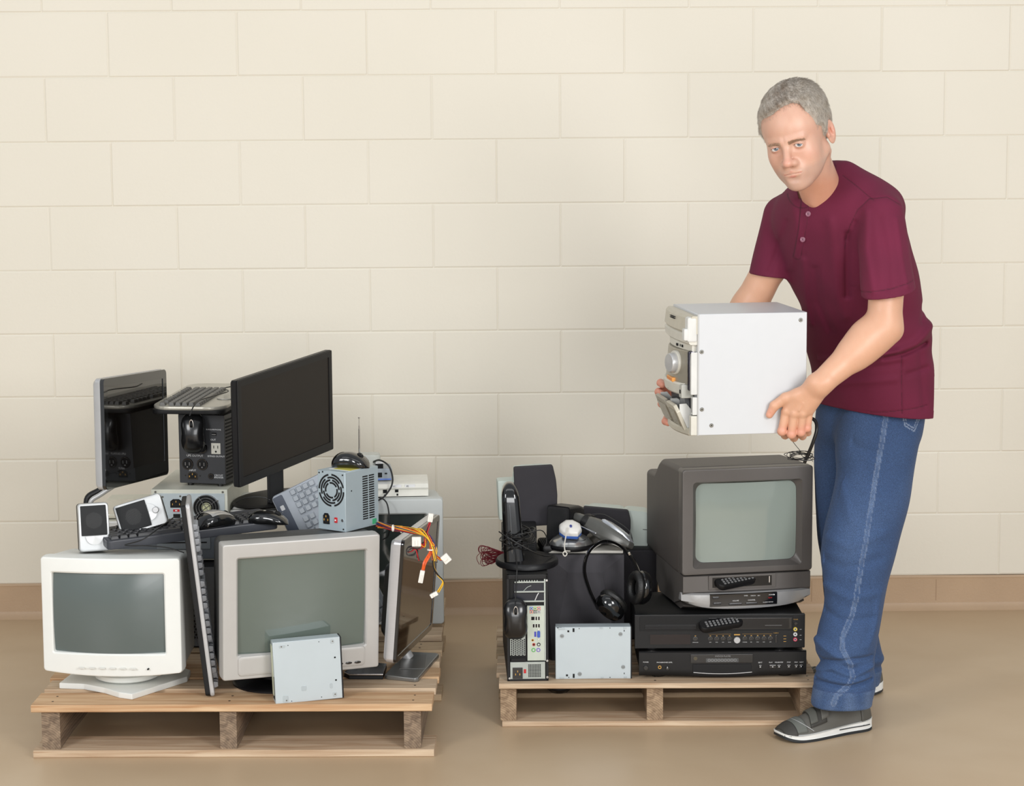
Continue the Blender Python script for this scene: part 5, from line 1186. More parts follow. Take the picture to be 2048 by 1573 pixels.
def hand_far(P):
    w = WRF; d = s_fcone(P, tuple(w), W3(1352, 800, 5.535), .026, .030, (.5, .8, 0), .6)
    F_ = [[(1352, 772, 5.545), (1330, 768, 5.528), (1321, 766, 5.502), (1325, 770, 5.485)], [(1350, 788, 5.545), (1326, 782, 5.530), (1317, 784, 5.500), (1322, 787, 5.480)],
          [(1350, 806, 5.54), (1328, 806, 5.53), (1323, 808, 5.505), (1327, 810, 5.485)], [(1352, 825, 5.535), (1334, 838, 5.525), (1331, 843, 5.50), (1336, 846, 5.482)]]
    for i, f_ in enumerate(F_): d = smin(d, s_chain(P, [W3(*q) for q in f_], [.0105, .0102, .0098, .0088], .003), .003 if i else .006)
    return smin(d, s_chain(P, [tuple(w), W3(1385, 800, 5.52), W3(1378, 815, 5.515)], [.016, .013, .010], .004), .008)
def arms_near(P):
    w, e = Vector(WRN), Vector(ELN); s_ = Vector(SHN)
    d = s_chain(P, [tuple(s_+Vector((-.01, .01, -.01))), W3(1774, 560, 5.215), tuple(e)], [.040, .0425, .042], .02)
    d = smin(d, s_fcone(P, tuple(e), tuple(e.lerp(w, .45)), .0425, .0400, (0, 1, 0), .95), .02)
    d = smin(d, s_ell(P, tuple(e+(w-e)*.22+Vector((-.004, 0, .004))), (.046, .042, .046)), .03)
    d = smin(d, s_fcone(P, tuple(e.lerp(w, .4)), tuple(w), .0400, .0285, (.2, 1, 0), .88), .02)
    d = smin(d, s_sph(P, tuple(e+Vector((.026, .010, -.010))), .016), .02)        # elbow point
    d = smin(d, s_sph(P, tuple(w+Vector((.012, -.006, .006))), .014), .014)       # wrist bone
    d = smin(d, hand_near(P), .014)
    return d
def arms_far(P):
    d = s_chain(P, [tuple(SHF+Vector((.006, 0, -.012))), W3(1542, 530, 5.57), tuple(ELF)], [.036, .042, .045], .02); d = smin(d, s_cone(P, tuple(ELF), tuple(ELF.lerp(WRF, .5)), .045, .040), .02)
    d = smin(d, s_cone(P, tuple(ELF.lerp(WRF, .4)), tuple(WRF), .041, .028), .02)
    return smin(d, hand_far(P), .014)
# torso rows measured from the silhouette: (py, xl, xr, Y)
TR_ = [(842, 1640, 1857, 5.585), (800, 1636, 1858, 5.580), (745, 1634, 1856, 5.57), (700, 1622, 1848, 5.555), (662, 1617, 1849, 5.54), (620, 1612, 1837, 5.52), (580, 1594, 1830, 5.50), (540, 1578, 1822, 5.48),
       (490, 1562, 1806, 5.455), (440, 1556, 1794, 5.43), (405, 1566, 1794, 5.42), (380, 1585, 1782, 5.41), (358, 1612, 1755, 5.40), (338, 1640, 1722, 5.39), (320, 1664, 1696, 5.385)]
def torso_rows(off=0., bfac=.66):
    R = []
    for py, xl, xr, Y in TR_:
        a_, b_ = W3(xl, py, Y), W3(xr, py, Y); hw = (b_[0]-a_[0])/2; c, s_ = math.cos(LA), math.sin(LA)
        bf = bfac if py > 420 else bfac-.1*(420-py)/80
        a = hw/math.sqrt(c*c+(bf*s_)**2); R.append(((a_[2]+b_[2])/2, (a_[0]+b_[0])/2, Y, a+off, a*bf+off))
    return R
TROWS = torso_rows(); TIN = torso_rows(-.016)[2:]
def torso_core(P):
    d = s_rows(P, TIN, LA, 2.1, .02)
    d = smin(d, s_cone(P, tuple(SHN+Vector((-.02, .02, -.01))), tuple(SHF+Vector((.02, -.02, -.01))), .034, .034), .04); return d
def skin_tint(v, head=False):
    base = np.array(lin((204, 160, 138))); n = len(v); t = np.tile(base, (n, 1)); P = v.astype(f32)
    nz = noise3(P, 90, 1)[:, None]*.03+noise3(P, 300, 2)[:, None]*.025; t = t*(1+nz*np.array([.5, 1., 1.]))
    def blend(t, w, c): w = np.clip(w, 0, 1)[:, None]; return t*(1-w)+np.array(lin(c))*w
    if head:
        q = to_head(P); x = np.abs(q[:, 0]); S2 = np.stack([x, q[:, 1], q[:, 2]], 1)
        t = blend(t, .22*np.exp(-(np.linalg.norm(S2-V3(.046, -.075, -.03), axis=1)/.022)**2), (222, 154, 136))
        t = blend(t, .5*np.exp(-(np.linalg.norm(S2-V3(.0, -.115, -.035), axis=1)/.013)**2), (216, 140, 122))
        t = blend(t, .35*np.exp(-(np.linalg.norm(S2-V3(EYE, -.095, -.010), axis=1)/.010)**2), (196, 140, 124))
        lipu = s_cone(S2, (.0, -.0982, -.0602), (.0205, -.0945, -.0647), .0046, .0028); lipl = s_cone(S2, (.0, -.0972, -.0712), (.0170, -.0938, -.0692), .0054, .0036)
        t = blend(t, np.clip(-np.minimum(lipu, lipl)/.0012+.5, 0, 1)*.65*(q[:, 1] < -.085), (200, 124, 114))
        t = blend(t, (np.abs(q[:, 2]+.0656+.002*(x/.022)**2) < .0010)*(x < .023)*(q[:, 1] < -.088)*.45, (140, 74, 66))
        sl = np.abs(s_ell(S2, (EYE, -.0975, -.0010), (.0138, .0135, .0041), np.array(Matrix.Rotation(.09, 3, 'Y')))); t = blend(t, .75*np.exp(-(sl/.0011)**2)*(q[:, 1] < -.088)*(.55+.45*(q[:, 2] > .0)), (112, 74, 62))
        st = np.clip((-.050-q[:, 2])/.012, 0, 1)*np.clip((.02-q[:, 1])/.03, 0, 1)*np.clip((q[:, 2]+.135)/.02, 0, 1)*(np.minimum(lipu, lipl) > .001)
        t = blend(t, st*.42, (176, 148, 134))
        t = blend(t, .55*np.exp(-(np.linalg.norm(S2-V3(.083, .014, -.002), axis=1)/.018)**2), (214, 138, 116))
        t = blend(t, .5*np.clip((-.10-q[:, 2])/.04, 0, 1), (206, 140, 106))
    else:
        t = blend(t, .45+0*t[:, 0], (218, 166, 128))
        for k in ((1564, 863, 5.19), (1583, 869, 5.18), (1602, 865, 5.18), (1615, 857, 5.18), (1540, 826, 5.19)):
            t = blend(t, .55*np.exp(-(np.linalg.norm(P-V3(*W3(*k)), axis=1)/.014)**2), (214, 140, 122))
        t = blend(t, .7*np.clip((.62-P[:, 0])/.08, 0, 1), (214, 136, 118))
    return np.clip(t, 0, 1)
skinm = attr_mat('skin', rough=.42, sss=.12, bump=.12, bscale=900, speck=.02, speckscale=500)
hb = [from_head(c) for c in ((-.1, -.13, -.13), (.1, .13, .13))]
hv, hf = mesh_sdf(head_sdf, HCn-V3(.15, .16, .215), HCn+V3(.16, .19, .16), .00105)
av, af = mesh_sdf(lambda P: smin(arms_near(P), torso_core(P)+.004, .02), (.60, 5.10, .80), (1.06, 5.34, 1.56), .0017)
bv, bf_ = mesh_sdf(lambda P: smin(smin(arms_far(P)+.003, arms_near(P)+.003, .01), torso_core(P), .02), (.34, 5.20, .72), (1.12, 5.80, 1.60), .0042)
fv, ff = mesh_sdf(arms_far, (.34, 5.44, .80), (.80, 5.70, 1.40), .0019)
allv = np.concatenate([hv, av, bv, fv]); o1, o2, o3 = len(hv), len(hv)+len(av), len(hv)+len(av)+len(bv)
allf = np.concatenate([hf, af+o1, bf_+o2, ff+o3]); tint = np.concatenate([skin_tint(hv, True), skin_tint(av), skin_tint(bv), skin_tint(fv)])
obj_np('body', allv, allf, skinm, tint, PERSON)
# eyes
def eye(sx):
    c = from_head(np.array([[sx*EYE, -.0818, 0]]))[0]; R = .0119*HS
    look = ((Vector((0, 0, CAM_H))-Vector(c)).normalized()*.86+(HR @ Vector((0, -1, .1)))*.14).normalized(); T = Matrix.Translation(c) @ look.to_track_quat('Z', 'Y').to_matrix().to_4x4()
    ws = mat('eye_white', (224, 216, 210), .12, coat=.6, var=.01); iris = mat('iris_blue_grey', (92, 104, 114), .2, coat=.8, vscale=900, var=.3); pu = mat('pupil', (5, 5, 6), .1, coat=1.)
    o = MB(PERSON.matrix_world.inverted() @ T); prof = []
    o.lathe([(R*math.sin(a), R*math.cos(a)) for a in [.52+(PI-.52)*i/20 for i in range(21)]], ws, n=32)
    e = o.build('eyeball', PERSON, smooth=80)
    i_ = MB(PERSON.matrix_world.inverted() @ T); i_.lathe([(R*math.sin(a), R*math.cos(a)+.0001) for a in (.54, .4, .24)], iris, n=32); i_.build('iris', e, smooth=80).matrix_parent_inverse = Matrix.Identity(4)
    i_ = MB(PERSON.matrix_world.inverted() @ T); i_.lathe([(R*math.sin(a), R*math.cos(a)+.0002) for a in (.24, .12, .01)], pu, n=24); i_.build('pupil', e, smooth=80)
eye(-1); eye(1)
# hair
def hairmask(q):
    """>0 where hair grows (head frame)"""
    x, y, z = q[:, 0], q[:, 1], q[:, 2]; ax = np.abs(x)
    line = np.interp(x, [-.07, -.05, -.02, 0, .012, .030, .046, .060], [.062, .074, .082, .092, .096, .098, .090, .068]); front = np.maximum(z-line, np.where(z > .06, (y+.030)*1.5, -1))
    side_line = np.interp(y, [-.075, -.055, -.045, -.025, -.012, .0, .012, .03, .05, .08, .11], [.09, .068, .030, .022, -.004, -.012, .034, .026, -.030, -.055, -.062])
    side = z-side_line
    w = np.clip((ax-.050)/.012, 0, 1)
    back = y > .02
    return np.where(back, side, np.minimum(front*(1-w)+side*w, 1) if False else np.where(w > .5, side, front))
def hair_sdf(P):
    q = to_head(P); d = head_base(q)
    m = hairmask(q); th = .0062+.0035*np.clip((q[:, 2]-.06)/.04, 0, 1)+.0010*noise3(q*V3(1, .35, .6), 420, 5)+.0011*noise3(q*V3(1, .5, 1), 170, 6)
    th = th*np.clip(m/.012+.15, 0, 1); d = d-th
    d = smax(d, -(m+.001), .002)
    return (d*HS).astype(f32)
uv, uf = mesh_sdf(hair_sdf, HCn-V3(.14, .15, .12), HCn+V3(.14, .16, .16), .0017)
def hair_tint(v):
    q = to_head(v.astype(f32)); g = np.array(lin((176, 165, 151))); dk = np.array(lin((122, 106, 92))); lt = np.array(lin((206, 200, 192)))
    w = np.clip((q[:, 2]-.05)/.06, 0, 1)*np.clip(1-np.abs(q[:, 0])/.06, 0, 1); n = noise3(q*V3(1, .3, .6), 500, 8)*.5+.5
    t = g*(1-w[:, None]*.8)+dk*w[:, None]*.8; t = t*(1-.45*n[:, None])+lt*.45*n[:, None]; return t
hairm = attr_mat('grey_hair', rough=.55, bump=.6, bscale=1500, speck=.25, speckscale=2200, stretch=(1, .3, .6))
hair = obj_np('hair', uv, uf, hairm, hair_tint(uv), PERSON)
def strands(points, dirs, lens, r, cols, seg=3, bend=None):
    n = len(points); V_ = np.zeros((n, seg+1, 3, 3)); up = np.cross(dirs, rng.normal(size=(n, 3))); up /= np.linalg.norm(up, axis=1)[:, None]+1e-9; sd = np.cross(dirs, up)
    for i in range(seg+1):
        t = i/seg; c = points+dirs*(lens*t)[:, None]+(bend*(lens*t*t)[:, None] if bend is not None else 0); rr_ = r*(1-.85*t)
        for j in range(3): a = 2*PI*j/3; V_[:, i, j] = c+(up*math.cos(a)+sd*math.sin(a))*rr_
    V_ = V_.reshape(-1, 3); F = []
    base = np.arange(n)*(seg+1)*3
    for i in range(seg):
        for j in range(3): k = (j+1) % 3; F.append(np.stack([base+i*3+j, base+i*3+k, base+(i+1)*3+k, base+(i+1)*3+j], 1))
    return V_, np.concatenate(F), np.repeat(cols, (seg+1)*3, axis=0)
q = to_head(uv.astype(f32)); nrm = q/V3(.0755, .099, .084)**2; nrm /= np.linalg.norm(nrm, axis=1)[:, None]
sel = rng.choice(np.where((head_base(q) > .002) & (hairmask(q) > .0005))[0], 15000); qs, ns = q[sel], nrm[sel]
flow = np.stack([.35*np.sign(qs[:, 0]+.01)*np.clip(np.abs(qs[:, 0])/.05, 0, 1)+.5, -.9+0*qs[:, 0], -.35-.8*np.clip(np.abs(qs[:, 0])/.07, 0, 1)], 1)
crown = np.clip((qs[:, 2]-.085)/.03, 0, 1)*np.clip((qs[:, 0]+.02)/.05, 0, 1)
flow = flow-ns*(flow*ns).sum(1)[:, None]; flow /= np.linalg.norm(flow, axis=1)[:, None]; dr = flow+ns*(.12+.12*rng.random((len(qs), 1))+.35*crown[:, None])+rng.normal(size=flow.shape)*.09; dr /= np.linalg.norm(dr, axis=1)[:, None]
ln = (.007+.007*rng.random(len(qs)))*(1+.35*crown)*np.clip(.45+hairmask(qs)/.03, 0, 1)
cols = hair_tint(uv[sel])*(.85+.4*rng.random((len(qs), 1)))
sv, sf, sc = strands(from_head(qs-ns*.001).astype(float), dr @ HRn.T, ln*HS, .00032, cols, 3, -(ns @ HRn.T)*.25)
qh = to_head(hv.astype(f32)); mh = hairmask(qh); pick = np.where((mh < .001) & (mh > -.011) & (qh[:, 2] > -.01) & (head_base(qh) < .003) & (np.abs(qh[:, 0]) < .08) & (rng.random(len(qh)) < .10*np.clip(1+mh/.011, 0, 1)))[0]
q2 = qh[pick]; n2 = q2/V3(.0765, .1, .092)**2; n2 /= np.linalg.norm(n2, axis=1)[:, None]; f2 = np.stack([.3+0*q2[:, 0], -.75+0*q2[:, 0], -.5+0*q2[:, 0]], 1); f2 -= n2*(f2*n2).sum(1)[:, None]; f2 /= np.linalg.norm(f2, axis=1)[:, None]
d2 = f2+n2*.25+rng.normal(size=f2.shape)*.12; d2 /= np.linalg.norm(d2, axis=1)[:, None]
v2, f2_, c2 = strands(from_head(q2).astype(float), d2 @ HRn.T, (.004+.004*rng.random(len(q2)))*HS, .00022, hair_tint(hv[pick])*1.05, 3)
sf = np.concatenate([sf, f2_+len(sv)]); sv = np.concatenate([sv, v2]); sc = np.concatenate([sc, c2])
obj_np('hair_strands', sv, sf, attr_mat('hair_strand', rough=.4, speck=.0), sc, hair, label='short loose grey hairs')
# brows
bp_, bd, bl = [], [], []
for sx in (-1, 1):
    for _ in range(520):
        t = rng.random(); xx = .009+.037*t; zz = .0088+.0058*math.sin(min(1, t*1.15)*PI*.62)-.004*t+rng.normal()*.0019*(1.2-.7*t); yy = -.0995+.012*(t**1.6)+.002
        bp_.append((sx*xx, yy+.001, zz)); bd.append((sx*(.8), -.25, .45-.9*t)); bl.append(.0062*(1-.3*t))
bp_ = np.array(bp_); bd = np.array(bd)+rng.normal(size=(len(bp_), 3))*.12; bd /= np.linalg.norm(bd, axis=1)[:, None]
# settle the brow roots on the skin
for _ in range(14):
    dd = head_sdf(from_head(bp_)); bp_[:, 1] += dd/HS*.9
sv, sf, sc = strands(from_head(bp_).astype(float), (bd @ HRn.T.astype(float)), np.array(bl)*HS, .00035, np.tile(lin((182, 148, 122)), (len(bp_), 1))*(.85+.4*rng.random((len(bp_), 1))), 2)
obj_np('eyebrows', sv, sf, bpy.data.materials['hair_strand'], sc, PERSON)
# ---------------------------------------------------------------- shirt
def pxz(pts, Y): return [(W3(x, y, Y)[0], W3(x, y, Y)[2]) for x, y in pts]
def folds(P, d, F_, side_y, tol=.5):
    """ridges (+) and creases (-) along lines on the near side of the cloth"""
    X2 = P[:, [0, 2]]
    for pts, amp, wd, Y in F_:
        e = polyd(X2, pxz(pts, Y)); d = d-1.35*amp*np.exp(-(e/wd)**2)*(P[:, 1] < side_y)
    return d.astype(f32)
hemN = Vector(W3(1776, 584, 5.21)); sdN = (hemN-SHN).normalized()
hemF = Vector(W3(1541, 552, 5.57)); sdF = (hemF-SHF).normalized()
nN = V3(.20, .10, -.97); nF = V3(-.12, 0, -.99); nB = V3(-.09, .0, -1.); nB /= np.linalg.norm(nB)
def s_open(P):
    Q = P.copy(); Q[:, 1] = 0; f = lambda x, y: (W3(x, y, 5.26)[0], 0, W3(x, y, 5.26)[2])
    return smin(s_cone(Q, f(1638, 334), f(1615, 400), .034, .003), s_cone(Q, f(1638, 334), f(1636, 270), .0345, .050), .004)
SF = [([(1858, 650), (1822, 684), (1785, 698), (1748, 706)], .010, .013, 5.45), ([(1852, 688), (1805, 706), (1765, 714)], -.011, .007, 5.42),
      ([(1845, 610), (1838, 640)], -.004, .008, 5.45), ([(1700, 470), (1704, 530), (1712, 600)], -.008, .008, 5.25), ([(1712, 445), (1700, 480)], -.004, .006, 5.25),
      ([(1655, 440), (1668, 520), (1682, 600), (1700, 640)], .005, .012, 5.33), ([(1610, 525), (1622, 590), (1640, 660)], .005, .009, 5.36), ([(1635, 540), (1650, 610), (1676, 670)], -.004, .009, 5.36),
      ([(1650, 735), (1700, 724), (1790, 702)], .006, .010, 5.40), ([(1648, 758), (1720, 744), (1800, 728)], -.004, .009, 5.40), ([(1655, 785), (1725, 770), (1790, 760)], .004, .010, 5.40),
      ([(1740, 425), (1734, 500), (1742, 580)], .004, .009, 5.18), ([(1765, 440), (1775, 520), (1770, 575)], -.003, .010, 5.17), ([(1800, 440), (1806, 520), (1812, 570)], .003, .008, 5.17),
      ([(1580, 400), (1590, 470), (1586, 540)], .004, .010, 5.42), ([(1565, 440), (1556, 500), (1540, 545)], -.003, .008, 5.50), ([(1835, 700), (1840, 760), (1846, 815)], -.003, .010, 5.45), ([(1810, 745), (1850, 735)], -.004, .008, 5.45),
      ([(1690, 352), (1716, 376), (1738, 398)], -.0010, .0030, 5.30), ([(1738, 398), (1772, 394), (1800, 410)], -.0009, .0030, 5.25), ([(1738, 398), (1716, 420), (1704, 455)], -.0009, .0030, 5.25), ([(1800, 710), (1802, 770), (1804, 828)], -.0018, .0022, 5.42),
      ([(1660, 828), (1760, 826), (1856, 812)], -.0012, .0018, 5.43), ([(1728, 586), (1776, 577), (1828, 562)], -.0012, .0018, 5.17)]
PL = [(1613, 404), (1609, 440), (1606, 480), (1604, 517)]
def shirt_sdf(P):
    tor = s_rows(P, TROWS, LA, 2.15, .012)
    tor = smin(tor, s_cone(P, tuple(SHN+Vector((-.03, .05, .004))), tuple(SHF+Vector((.035, -.05, .0))), .050, .050), .05)
    sln = s_cone(P, tuple(SHN), tuple(hemN+sdN*.03), .054, .067); slf = s_cone(P, tuple(SHF), tuple(hemF+sdF*.03), .052, .057)
    cn = (P-V3(*hemN)) @ nN; cf = (P-V3(*hemF)) @ nF
    out = smin(smin(tor, smax(sln, cn, .002), .022), smax(slf, cf, .002), .022)
    inn = smin(smin(tor+.011, sln+.011, .02), slf+.011, .02)
    dn = noise3(P*V3(1, 1, .45), 30, 21)*.0030+noise3(P, 48, 22)*.0013
    out = folds(P, out+dn, SF, 5.55); inn = folds(P, inn+dn, SF, 5.55)
    op = s_open(P); out = out-.0028*np.clip(1-np.abs(op-.010)/.0105, 0, 1)**.5*(P[:, 2] > 1.2)
    pl = polyd(P[:, [0, 2]], pxz(PL, 5.33)); out = out-.0018*np.clip((.0095-pl)/.0015, 0, 1)*(P[:, 1] < 5.42)
    d = smax(out, -inn, .0015); d = smax(d, -op, .002)
    hem = (P-V3(*W3(1760, 832, 5.44))) @ nB
    return smax(d, hem, .002).astype(f32)
sv, sf = mesh_sdf(shirt_sdf, (.52, 5.08, .80), (1.14, 5.82, 1.66), .0026)
tn = np.tile(lin((100, 17, 50)), (len(sv), 1)); tn *= (1+.05*noise3(sv.astype(f32), 60, 30)+.03*noise3(sv.astype(f32), 15, 31))[:, None]
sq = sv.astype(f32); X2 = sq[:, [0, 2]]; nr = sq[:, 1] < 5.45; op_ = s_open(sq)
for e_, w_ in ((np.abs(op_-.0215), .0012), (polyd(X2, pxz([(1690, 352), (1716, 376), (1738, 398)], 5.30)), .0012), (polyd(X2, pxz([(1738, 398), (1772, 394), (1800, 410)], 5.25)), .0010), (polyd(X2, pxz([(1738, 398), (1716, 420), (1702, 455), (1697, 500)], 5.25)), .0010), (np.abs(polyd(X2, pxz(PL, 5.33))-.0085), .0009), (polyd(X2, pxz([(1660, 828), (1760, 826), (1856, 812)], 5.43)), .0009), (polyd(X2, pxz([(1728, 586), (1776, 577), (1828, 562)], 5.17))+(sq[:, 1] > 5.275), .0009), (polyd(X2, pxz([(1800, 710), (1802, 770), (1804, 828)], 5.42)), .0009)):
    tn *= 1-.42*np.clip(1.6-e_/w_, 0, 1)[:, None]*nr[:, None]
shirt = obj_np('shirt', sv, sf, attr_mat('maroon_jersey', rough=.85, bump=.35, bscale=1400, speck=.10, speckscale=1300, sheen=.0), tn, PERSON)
def surf(px, py, fn, y0=4.9, y1=5.6):
    """first point of an implicit surface along the sight line through a measured point"""
    ys = np.arange(y0, y1, .001); P = np.array([W3(px, py, y) for y in ys], f32); d = fn(P); i = int(np.argmax(d < 0.0005)); return Vector(P[i])
for px, py in ((1617, 428), (1606, 479)):
    p = surf(px, py, shirt_sdf); M_ = Matrix.Translation(p+Vector((-.0005, -.0015, 0))) @ Vector((-.55, -.83, .05)).to_track_quat('Z', 'Y').to_matrix().to_4x4()
    b = MB(M_); bm_ = mat('mauve_button', (146, 98, 116), .3); b.lathe([(0, .0014), (.0035, .0012), (.0050, .0026), (.0066, .0022), (.0068, .0), (.005, -.001)], bm_, n=24)
    for a in range(4): b.lathe([(.0008, .0018), (.0008, .0012)], dark, Tr(.0016*math.cos(a*PI/2+.7), .0016*math.sin(a*PI/2+.7), 0), n=8)
    b.build('button', shirt).matrix_parent_inverse = Matrix.Identity(4)
# ---------------------------------------------------------------- jeans
def leg_rows(T, bf):
    R = []
    for py, xl, xr, Y in T:
        a_, b_ = W3(xl, py, Y), W3(xr, py, Y); hw = (b_[0]-a_[0])/2; R.append(((a_[2]+b_[2])/2, (a_[0]+b_[0])/2, Y, hw, hw*bf))
    return R
LN = leg_rows([(800, 1690, 1850, 5.55), (840, 1676, 1848, 5.54), (900, 1672, 1835, 5.525), (950, 1673, 1826, 5.515), (1000, 1665, 1817, 5.505), (1060, 1650, 1802, 5.495), (1110, 1645, 1790, 5.485), (1160, 1650, 1777, 5.48), (1210, 1650, 1767, 5.475),
               (1260, 1637, 1758, 5.47), (1300, 1632, 1752, 5.465), (1330, 1643, 1747, 5.465), (1352, 1630, 1750, 5.462), (1375, 1627, 1749, 5.46), (1402, 1623, 1742, 5.46), (1410, 1623, 1741, 5.46)], .86)
LF = leg_rows([(800, 1640, 1790, 5.64), (840, 1633, 1780, 5.65), (900, 1631, 1765, 5.665), (1000, 1632, 1745, 5.70), (1080, 1637, 1742, 5.735), (1150, 1645, 1742, 5.77), (1210, 1650, 1750, 5.80), (1280, 1662, 1760, 5.835), (1320, 1670, 1765, 5.85), (1362, 1676, 1760, 5.86), (1370, 1676, 1758, 5.86)], .95)
PV = leg_rows([(780, 1646, 1846, 5.585), (840, 1636, 1846, 5.59), (880, 1640, 1838, 5.60), (910, 1680, 1800, 5.60)], .66)
SEAM = [(1778, 825), (1768, 880), (1758, 930), (1745, 1000), (1735, 1050), (1724, 1110), (1716, 1160), (1710, 1200), (1702, 1232), (1684, 1268), (1682, 1295), (1698, 1325), (1703, 1350), (1693, 1368), (1670, 1386), (1664, 1404)]
JF = [([(1628, 1352), (1665, 1340), (1705, 1352), (1748, 1338)], .009, .009, 5.40), ([(1640, 1330), (1690, 1322), (1745, 1318)], -.006, .006, 5.40), ([(1630, 1368), (1690, 1374), (1745, 1364)], -.007, .005, 5.40), ([(1650, 1358), (1700, 1366), (1740, 1356)], .004, .006, 5.40),
      ([(1636, 1290), (1668, 1312), (1706, 1330)], .006, .010, 5.40), ([(1650, 1225), (1685, 1245), (1745, 1240)], -.004, .010, 5.40), ([(1656, 1180), (1700, 1200), (1765, 1190)], .004, .012, 5.40), ([(1648, 1125), (1690, 1140), (1760, 1120)], -.004, .014, 5.40),
      ([(1650, 1080), (1700, 1095), (1770, 1070)], .004, .014, 5.40), ([(1675, 930), (1690, 980), (1700, 1040)], .004, .012, 5.42), ([(1735, 1290), (1750, 1260), (1760, 1200)], .004, .010, 5.42), ([(1668, 850), (1720, 900), (1760, 910)], -.003, .012, 5.42)]
def jeans_sdf(P):
    n = s_rows(P, LN, 0, 2.1, .006); f_ = s_rows(P, LF, 0, 2.1, .006); p_ = s_rows(P, PV, math.atan2(-.6, .8), 2.1, .02)
    dn = noise3(P, 14, 41)*.003+noise3(P, 36, 42)*.0015; X2 = P[:, [0, 2]]
    n = folds(P, n, JF, 5.47)-.0016*np.clip((0.0055-polyd(X2, pxz(SEAM, 5.42)))/.002, 0, 1)*(P[:, 1] < 5.52)
    zl = W3(1690, 1385, 5.40)[2]; n = n-.0014*(P[:, 2] < zl)
    fz = W3(1720, 1345, 5.86)[2]
    f_ = f_-.004*np.exp(-((P[:, 2]-fz-.045)/.012)**2)+.004*np.exp(-((P[:, 2]-fz-.025)/.010)**2)
    d = smin(smin(n, f_, .004), p_, .02)
    return (d+dn).astype(f32)
jv, jf = mesh_sdf(jeans_sdf, (.72, 5.33, .0), (1.13, 6.0, .90), .0032)
X2 = jv[:, [0, 2]].astype(f32); near = jv[:, 1] < 5.53
jt = np.tile(lin((50, 74, 112)), (len(jv), 1)); nz = noise3(jv.astype(f32), 9, 50)[:, None]; jt *= (1+.10*nz)
def mixc(t, w, c): w = np.clip(w, 0, 1)[:, None]; return t*(1-w)+np.array(lin(c))*w
sd_ = polyd(X2, pxz(SEAM, 5.42))
jt = mixc(jt, .30*np.clip((.0055-sd_)/.002, 0, 1)*near*np.clip(.7+.5*noise3(jv.astype(f32), 150, 51), 0, 1), (130, 150, 180)); jt = mixc(jt, .3*(np.abs(sd_-.0052) < .0012)*near, (150, 164, 186))
zl = W3(1690, 1385, 5.40)[2]; jt = mixc(jt, .16*(jv[:, 2] < zl)*near*(.6+.5*noise3(jv.astype(f32), 120, 52)), (150, 172, 202)); jt = mixc(jt, .7*(np.abs(jv[:, 2]-zl) < .0014)*near, (44, 62, 98))
fz = W3(1720, 1338, 5.86)[2]; jt = mixc(jt, .15*(jv[:, 2] < fz)*(jv[:, 1] > 5.72)*(.6+.5*noise3(jv.astype(f32), 120, 53)), (150, 172, 202))
pk = polyd(X2, pxz([(1808, 822), (1812, 850), (1830, 862), (1846, 832)], 5.45)); jt = mixc(jt, .7*(np.abs(pk-.003) < .0012)*near, (150, 164, 186)); jt = mixc(jt, .5*(pk < .0012)*near, (40, 58, 96))
jt = mixc(jt, .30*np.clip(noise3(jv.astype(f32), 26, 54)-.2, 0, 1), (84, 108, 146))
jeans = obj_np('jeans', jv, jf, attr_mat('blue_denim', rough=.85, bump=.5, bscale=700, speck=.42, speckscale=600, sheen=.05), np.clip(jt, 0, 1), PERSON)
